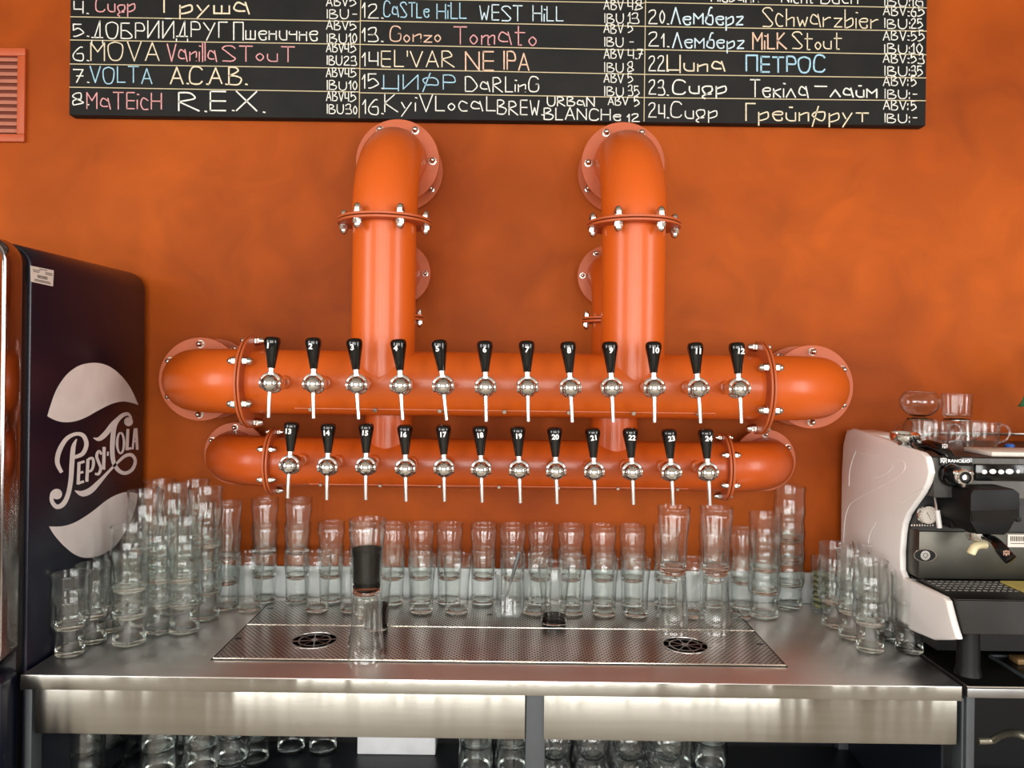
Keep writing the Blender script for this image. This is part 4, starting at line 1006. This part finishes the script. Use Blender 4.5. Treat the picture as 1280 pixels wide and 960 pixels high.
# steam knob
q = at(1190, 594, 1.73); k2 = at(1204, 596.5, 1.69)
B().lathe([(0, 0), (.026, 0), (.026, .014), (.022, .022), (0, .024)], 36, rotM((0, -1, 0), (q.x, FY+.004, q.z)) @ Matrix.Diagonal((1, 1, 1, 1))).done('knob_boss', M_['black_gloss'], cm)
kn = B().tube([(q.x+.004, FY-.01, q.z), (k2.x, 1.70, k2.z)], [.019, .017], 24).done('steam_knob', M_['black'], cm)
MK = rotM((-.15, -1, .05), k2)
B().lathe([(.013, -.004), (.0175, -.004), (.0185, .002), (.0165, .010), (.0125, .012), (.0118, .008), (.013, -.004)], 28, MK, cap=False).done('knob_ring', M_['chrome'], kn)
B().lathe([(0, .004), (.0118, .004), (.0118, .008), (.0095, .010), (0, .0105)], 20, MK).done('knob_cap', M_['black'], kn)
B().lathe([(0, .0105), (.0058, .0105), (.0058, .0118), (0, .0122)], 16, MK).done('knob_badge', M_['chrome'], kn)
for k in range(3):
    a = radians(20+k*120)
    B().tube([MK @ Vector((.016*cos(a), .016*sin(a), .002)), MK @ Vector((.022*cos(a), .022*sin(a), .003))], [.006, .0045], 8).done('knob_lug', M_['chrome'], kn)
# recess: gauge panel, backsplash
BSY = 1.80
b1 = at(1200, 664, BSY).z
B().box(XI, XJ, BSY, 1.862, b1, zf0+.01).done('gauge_panel', mat('gauge_panel_steel', (.06, .06, .06, 1), .4, .8, noise=(20, .1)), cm)
sp_ = B().box(XI, XJ, BSY-.004, 1.862, 1.084, b1-.001, .001).done('backsplash', mat('backsplash_steel', (.10, .095, .08, 1), .38, .9, noise=(14, .12)), cm)
q = at(1156.5, 643, BSY)
MG = rotM((0, -1, 0), (q.x+.004, BSY, q.z))
ga = B().lathe([(0, 0), (.024, 0), (.024, .008), (.021, .010), (.0195, .008), (.0195, .006), (0, .006)], 36, MG).done('pressure_gauge', M_['chrome'], cm)
B().lathe([(0, .0062), (.0192, .0062), (.0192, .0068), (0, .0068)], 30, MG).done('gauge_dial', M_['paper'], ga)
b = B()
for k in range(13):
    a = radians(-130+k*21.7); b.ribbon([MG @ Vector((sin(a)*.0145, cos(a)*.0145, .0069)), MG @ Vector((sin(a)*.0175, cos(a)*.0175, .0069))], [.0008, .0008], (0, -1, 0), .0002)
b.ribbon([MG @ Vector((-.004, .006, .007)), MG @ Vector((.007, -.012, .007))], [.0014, .0005], (0, -1, 0), .0003)
b.done('gauge_needle', M_['ink'], ga, 80)
b = B()
for k in range(9):
    q = at(1139+k*3.3, 656.5, BSY-.0003); b.box(q.x, q.x+.0025, BSY-.0008, BSY, q.z-.0018, q.z+.0018)
b.done('small_lettering', M_['paper'], cm)
# steam lever / thermometer
sl = [at(1169, 622, 1.76), at(1171.5, 640, 1.745), at(1174.5, 660, 1.74)]
B().tube([sl[0], sl[1]], .0028, 10).done('steam_wand', M_['spout'], cm)
B().tube([sl[1]+Vector((0, 0, .004)), sl[2]], .0056, 14).done('wand_sleeve', mat('sleeve_plastic', '#D8D6D2', .35), cm)
# badge on the backsplash
q = at(1154.5, 694, BSY-.004); MBd = rotM((0, -1, 0), (q.x+.003, BSY-.004, q.z))
bd = B().lathe([(0, 0), (.0265, 0), (.0265, .0012), (0, .0014)], 40, MBd @ Matrix.Diagonal((1.0, .58, 1, 1))).done('oval_badge', M_['chrome'], cm)
B().lathe([(0, .0014), (.0245, .0014), (.0245, .0018), (0, .0019)], 40, MBd @ Matrix.Diagonal((1.0, .57, 1, 1))).done('badge_ground', M_['black'], bd)
B().lathe([(0, .0019), (.0112, .0019), (.0112, .0026), (0, .0028)], 30, MBd).done('badge_disc', M_['spout'], bd)
pts = [MBd @ Vector((.006*cos(a)*(1-.3*a/6), .006*sin(a)*(1-.3*a/6), .0029)) for a in [k*.35 for k in range(20)]]
B().ribbon(pts, [.0012]*20, (0, -1, 0), .0003).done('badge_mark', M_['frame'], bd, 80)
# group head cover
def gpt(x, y, d): return at(x, y, d)
gy = 1.665
pts = [(1213.5, 618), (1217, 612), (1268, 611.5), (1275, 617), (1275, 646), (1269, 651), (1262, 664), (1256, 669), (1222, 668), (1213, 652)]
gc = B().prism([gpt(x, y, gy) for x, y in pts], (0, .14, 0), .003).done('group_cover', mat('group_plastic', '#060707', .5, spec=.25), cm, 30)
pts = [(1214.5, 639), (1273.5, 637.5), (1273.5, 645), (1268, 650), (1262, 652), (1216, 652)]
B().prism([gpt(x, y, gy-.003) for x, y in pts], (0, .003, 0)).done('cover_band', M_['black_gloss'], gc, 30)
B().box(at(1178, 640, 1.79).x, at(1216, 640, 1.79).x, 1.755, 1.80, at(1190, 657, 1.79).z, at(1190, 621, 1.79).z, .003).done('group_housing', M_['black'], cm)
# small knob right of cover
q = at(1280, 633, 1.75); B().lathe([(0, 0), (.012, 0), (.011, .02), (0, .022)], 20, rotM((0, -1, 0), (q.x, 1.80, q.z))).done('side_knob', M_['black'], cm)
q = at(1276, 650, 1.79); B().lathe([(0, 0), (.007, 0), (.006, .004), (0, .005)], 16, rotM((0, -1, 0), (q.x, BSY, q.z))).done('socket', M_['black'], cm)
# label sticker on the backsplash
qa, qb = at(1259.5, 668, BSY-.005), at(1284, 684, BSY-.005)
st2 = B().box(qa.x, qb.x, BSY-.0062, BSY-.0042, qb.z, qa.z).done('sticker', M_['paper'], cm)
b = B()
for k in range(9): b.box(qa.x+.006+k*.0042, qa.x+.0082+k*.0042, BSY-.0066, BSY-.0061, qb.z+.014, qa.z-.004)
b.box(qa.x+.006, qb.x-.006, BSY-.0066, BSY-.0061, qb.z+.008, qb.z+.0095)
b.done('sticker_print', M_['ink'], st2)
# portafilter in the group
pf1 = thing('portafilter', at(1225, 675, 1.70), 'black handled portafilter locked in the group of the coffee machine', 'portafilter')
q = at(1222, 668, 1.705)
B().lathe([(0, -.012), (.019, -.012), (.024, -.004), (.0245, .006), (0, .006)], 32, Matrix.Translation(q)).done('filter_basket', M_['chrome'], pf1)
hd = catmull([at(1230, 671, 1.685), at(1241, 675, 1.655), at(1250, 684, 1.63), at(1258, 694, 1.615), at(1264, 700, 1.605)], 6)
B().tube(hd, [.0085 + .0055*min(1, k/14) for k in range(len(hd)-1)] + [.008], 20, sq=.85).done('handle', M_['black_gloss'], pf1)
e = B()
emblem(at(1258, 691, 1.590), .0058, mat('copper_print', (.8, .5, .38, 1), .3, .8), pf1)
sp3 = catmull([at(1232, 681, 1.69), at(1226, 681, 1.69), at(1219, 683, 1.69), at(1214.5, 690, 1.69), at(1213, 693, 1.69)], 5)
B().tube(sp3, [.0085]*(len(sp3)-3) + [.0075, .006, .004], 14, up=(0, 1, 0), sq=1.2).done('spout', M_['cream'], pf1)
# drip base
zg = 1.083
db = B().prism([(XI-.0, 1.640, zg-.003), (XI, 1.6385, zg-.008), (XI, 1.628, 1.045), (XI, 1.615, 1.018), (XI, 1.640, 1.009), (XI, 2.10, 1.009), (XI, 2.10, zg-.003)], (XJ-XI, 0, 0)).done('drip_base', M_['blacksteel'], cm, 25)
b = B(); b.box(XI, XJ, 1.642, BSY-.005, zg-.0029, zg-.0005, .0005)
gr = b.done('drip_grate', M_['blacksteel'], cm)
b = B()
for r_ in range(5):
    for c_ in range(16):
        xx = XI+.01+c_*.014+r_*.0; yy = 1.775-r_*.018
        b.box(xx, xx+.009, yy, yy+.003, zg-.0004, zg+.0012, .0005, 1)
b.done('grate_slot', M_['spout'], gr)
for sx in (XI+.06, XJ-.06):
    for sy in (1.70, 2.10):
        B().lathe([(0, ZT+.0008), (.028, ZT+.0008), (.024, ZT+.02), (.022, 1.0088), (0, 1.0088)], 20, Matrix.Translation((sx, sy, 0))).done('foot', M_['black'], cm)
B().box(MX+.04, XJ-.02, 1.76, 2.12, ZT+.03, 1.0085).done('underbody', M_['fridge_dark'], cm)
# yellow cloth on the grate
q = [at(1253, 727.5, 1.76), at(1300, 727.5, 1.76), at(1300, 752, 1.68), at(1283, 742, 1.68)]
for p in q: p.z = zg+.0003
q = [Vector((at(1254, 730, 1.765).x, 1.775, zg)), Vector((1.25, 1.775, zg)), Vector((1.25, 1.66, zg)), Vector((at(1286, 742, 1.68).x, 1.68, zg))]
tag(B().prism(q, (0, 0, .004)).done('cloth', M_['yellow']), 'folded yellow cloth on the drip grate of the coffee machine', 'cloth')

# things on top of the machine
TZ = 1.3742
cup_prof = [(.024, 0), (.030, .004), (.038, .018), (.0425, .04), (.0435, .074)]
cupm = glass_mesh('cup', cup_prof, .0018, .005, 36)
def glass_cup(X_, Y_, z, label, inv, ang):
    r = thing('glass_cup', (X_, Y_, z), label, 'cup', 'glass cups on the coffee machine')
    o = bpy.data.objects.new('cup_bowl', cupm); COL.objects.link(o); o.parent = r
    pts = catmull([(.040, 0, .062), (.056, 0, .066), (.068, 0, .05), (.060, 0, .03), (.038, 0, .02)], 6)
    h = B().tube(pts, .0034, 10).done('cup_handle', M_['glass_base']); h.parent = r
    if inv: r.rotation_euler = (pi, 0, ang); r.location.z = z + .074
    else: r.rotation_euler = (0, 0, ang)
    return r
c1 = at(1163, 560, 1.90); c2_ = at(1226, 560, 1.88)
glass_cup(c1.x, 1.90, TZ, 'left clear glass cup with handle in front on the coffee machine', False, -.25)
glass_cup(c2_.x, 1.885, TZ, 'right clear glass cup with handle in front on the coffee machine', False, -.15)
c3 = at(1152, 530, 2.02); c4 = at(1199, 530, 2.02)
glass_cup(c3.x, 2.03, TZ, 'upturned glass cup under the round glass on the coffee machine', True, 2.2)
glass_cup(c4.x, 2.03, TZ, 'upturned glass cup under the straight glass on the coffee machine', True, 1.2)
o = bpy.data.objects.new('round_glass', glass_mesh('round_glass', [(.018, 0), (.024, .003), (.042, .02), (.050, .042), (.047, .06), (.036, .078)], .0016, .006, 36)); COL.objects.link(o)
o.location = (c3.x, 2.03, TZ+.0745); o.scale = (1, 1, .86); tag(o, 'round clear glass stacked highest left on the coffee machine', 'glass')
o = bpy.data.objects.new('straight_glass', glass_mesh('straight_glass', [(.033, 0), (.0345, .004), (.036, .03), (.0375, .068)], .0016, .006, 36)); COL.objects.link(o)
o.location = (c4.x, 2.03, TZ+.0745); o.scale = (1, 1, .92); tag(o, 'straight clear glass stacked beside the round one on the coffee machine', 'glass')
pf2 = thing('portafilter', at(1131, 552, 1.84), 'spare portafilter with chrome basket lying on top of the white machine side', 'portafilter')
q = at(1131, 546, 1.865)
B().lathe([(0, -.022), (.014, -.022), (.018, -.012), (.031, -.008), (.034, -.002), (.034, .008), (.031, .010), (.029, .006), (.027, -.004), (0, -.005)], 36, Matrix.Translation(q) @ Matrix.Rotation(.05, 4, 'X')).done('filter_basket', M_['chrome'], pf2)
B().tube([q+Vector((.004, 0, -.02)), q+Vector((.012, -.02, -.034)), q+Vector((.026, -.03, -.040))], [.012, .009, .007], 14).done('spout', M_['chrome'], pf2)
hd = catmull([q+Vector((.026, -.008, -.004)), at(1150, 555.5, 1.83), at(1163, 556, 1.80), at(1175, 561, 1.775), at(1184, 568, 1.76), at(1187, 573, 1.755)], 6)
B().tube(hd, [.008+.0055*min(1, k/18) for k in range(len(hd)-1)]+[.009], 20).done('handle', M_['black_gloss'], pf2)
emblem(at(1181, 557.5, 1.742), .0055, M_['spout'], pf2)
qa = at(1233, 566, 1.79)
tag(B().box(qa.x, qa.x+.16, 1.77, 1.88, TZ+.0002, TZ+.0105, .002).done('notepad', M_['paper']), 'flat white pad on the coffee machine top at the right edge', 'pad')
q = at(1262, 558, 1.93)
tag(B().lathe([(0, 0), (.011, 0), (.011, .012), (.008, .015), (0, .016)], 20, Matrix.Translation((q.x, 1.93, TZ+.0002))).done('bottle_cap', M_['blue']), 'small blue cap on the coffee machine behind the white pad', 'cap')
# potted plant standing on the machine just past the frame, one leaf reaching in
pp = thing('potted_plant', (1.47, 2.02, TZ), 'potted plant on the coffee machine with a green leaf reaching into view', 'plant')
B().lathe([(0, 0), (.04, 0), (.055, .09), (.058, .09), (.058, .1), (.05, .1), (.048, .085), (0, .085)], 28, Matrix.Translation((1.47, 2.02, TZ))).done('pot', M_['pot'], pp)
tipx = at(1272, 508, 1.98)
def leaf(base, tip, wmax, parent):
    base, tip = Vector(base), Vector(tip); n = 12; b = B(); L = []; R = []; C_ = []
    d = tip-base; sd = Vector((0, -.25, 1)).cross(d).normalized(); sd = d.normalized().cross(Vector((0, -1, 0))).normalized()
    for k in range(n+1):
        t = k/n; p = base.lerp(tip, t) + Vector((0, 0, .02*sin(pi*t)))
        w_ = wmax*sin(pi*min(.985, max(.015, t))**.8)*.5
        C_.append(b.bm.verts.new(p)); L.append(b.bm.verts.new(p+sd*w_+Vector((0, -.006, 0)))); R.append(b.bm.verts.new(p-sd*w_+Vector((0, -.006, 0))))
    for k in range(n):
        b.bm.faces.new((L[k], L[k+1], C_[k+1], C_[k])); b.bm.faces.new((C_[k], C_[k+1], R[k+1], R[k]))
    ret = bmesh.ops.solidify(b.bm, geom=b.bm.faces[:], thickness=.001)
    return b.done('leaf', M_['leaf'], parent, 60)
crown = Vector((1.47, 2.02, TZ+.1))
for tp in (tipx, (1.42, 1.95, TZ+.24), (1.56, 1.97, TZ+.22), (1.50, 2.08, TZ+.27), (1.60, 2.06, TZ+.17)):
    tp = Vector(tp); bs = crown.lerp(tp, .42) + Vector((0, 0, .02))
    B().tube([crown-Vector((0, 0, .02)), crown.lerp(bs, .5)+Vector((0, 0, .01)), bs], .003, 8).done('stem', M_['leaf'], pp)
    leaf(bs, tp, .065, pp)
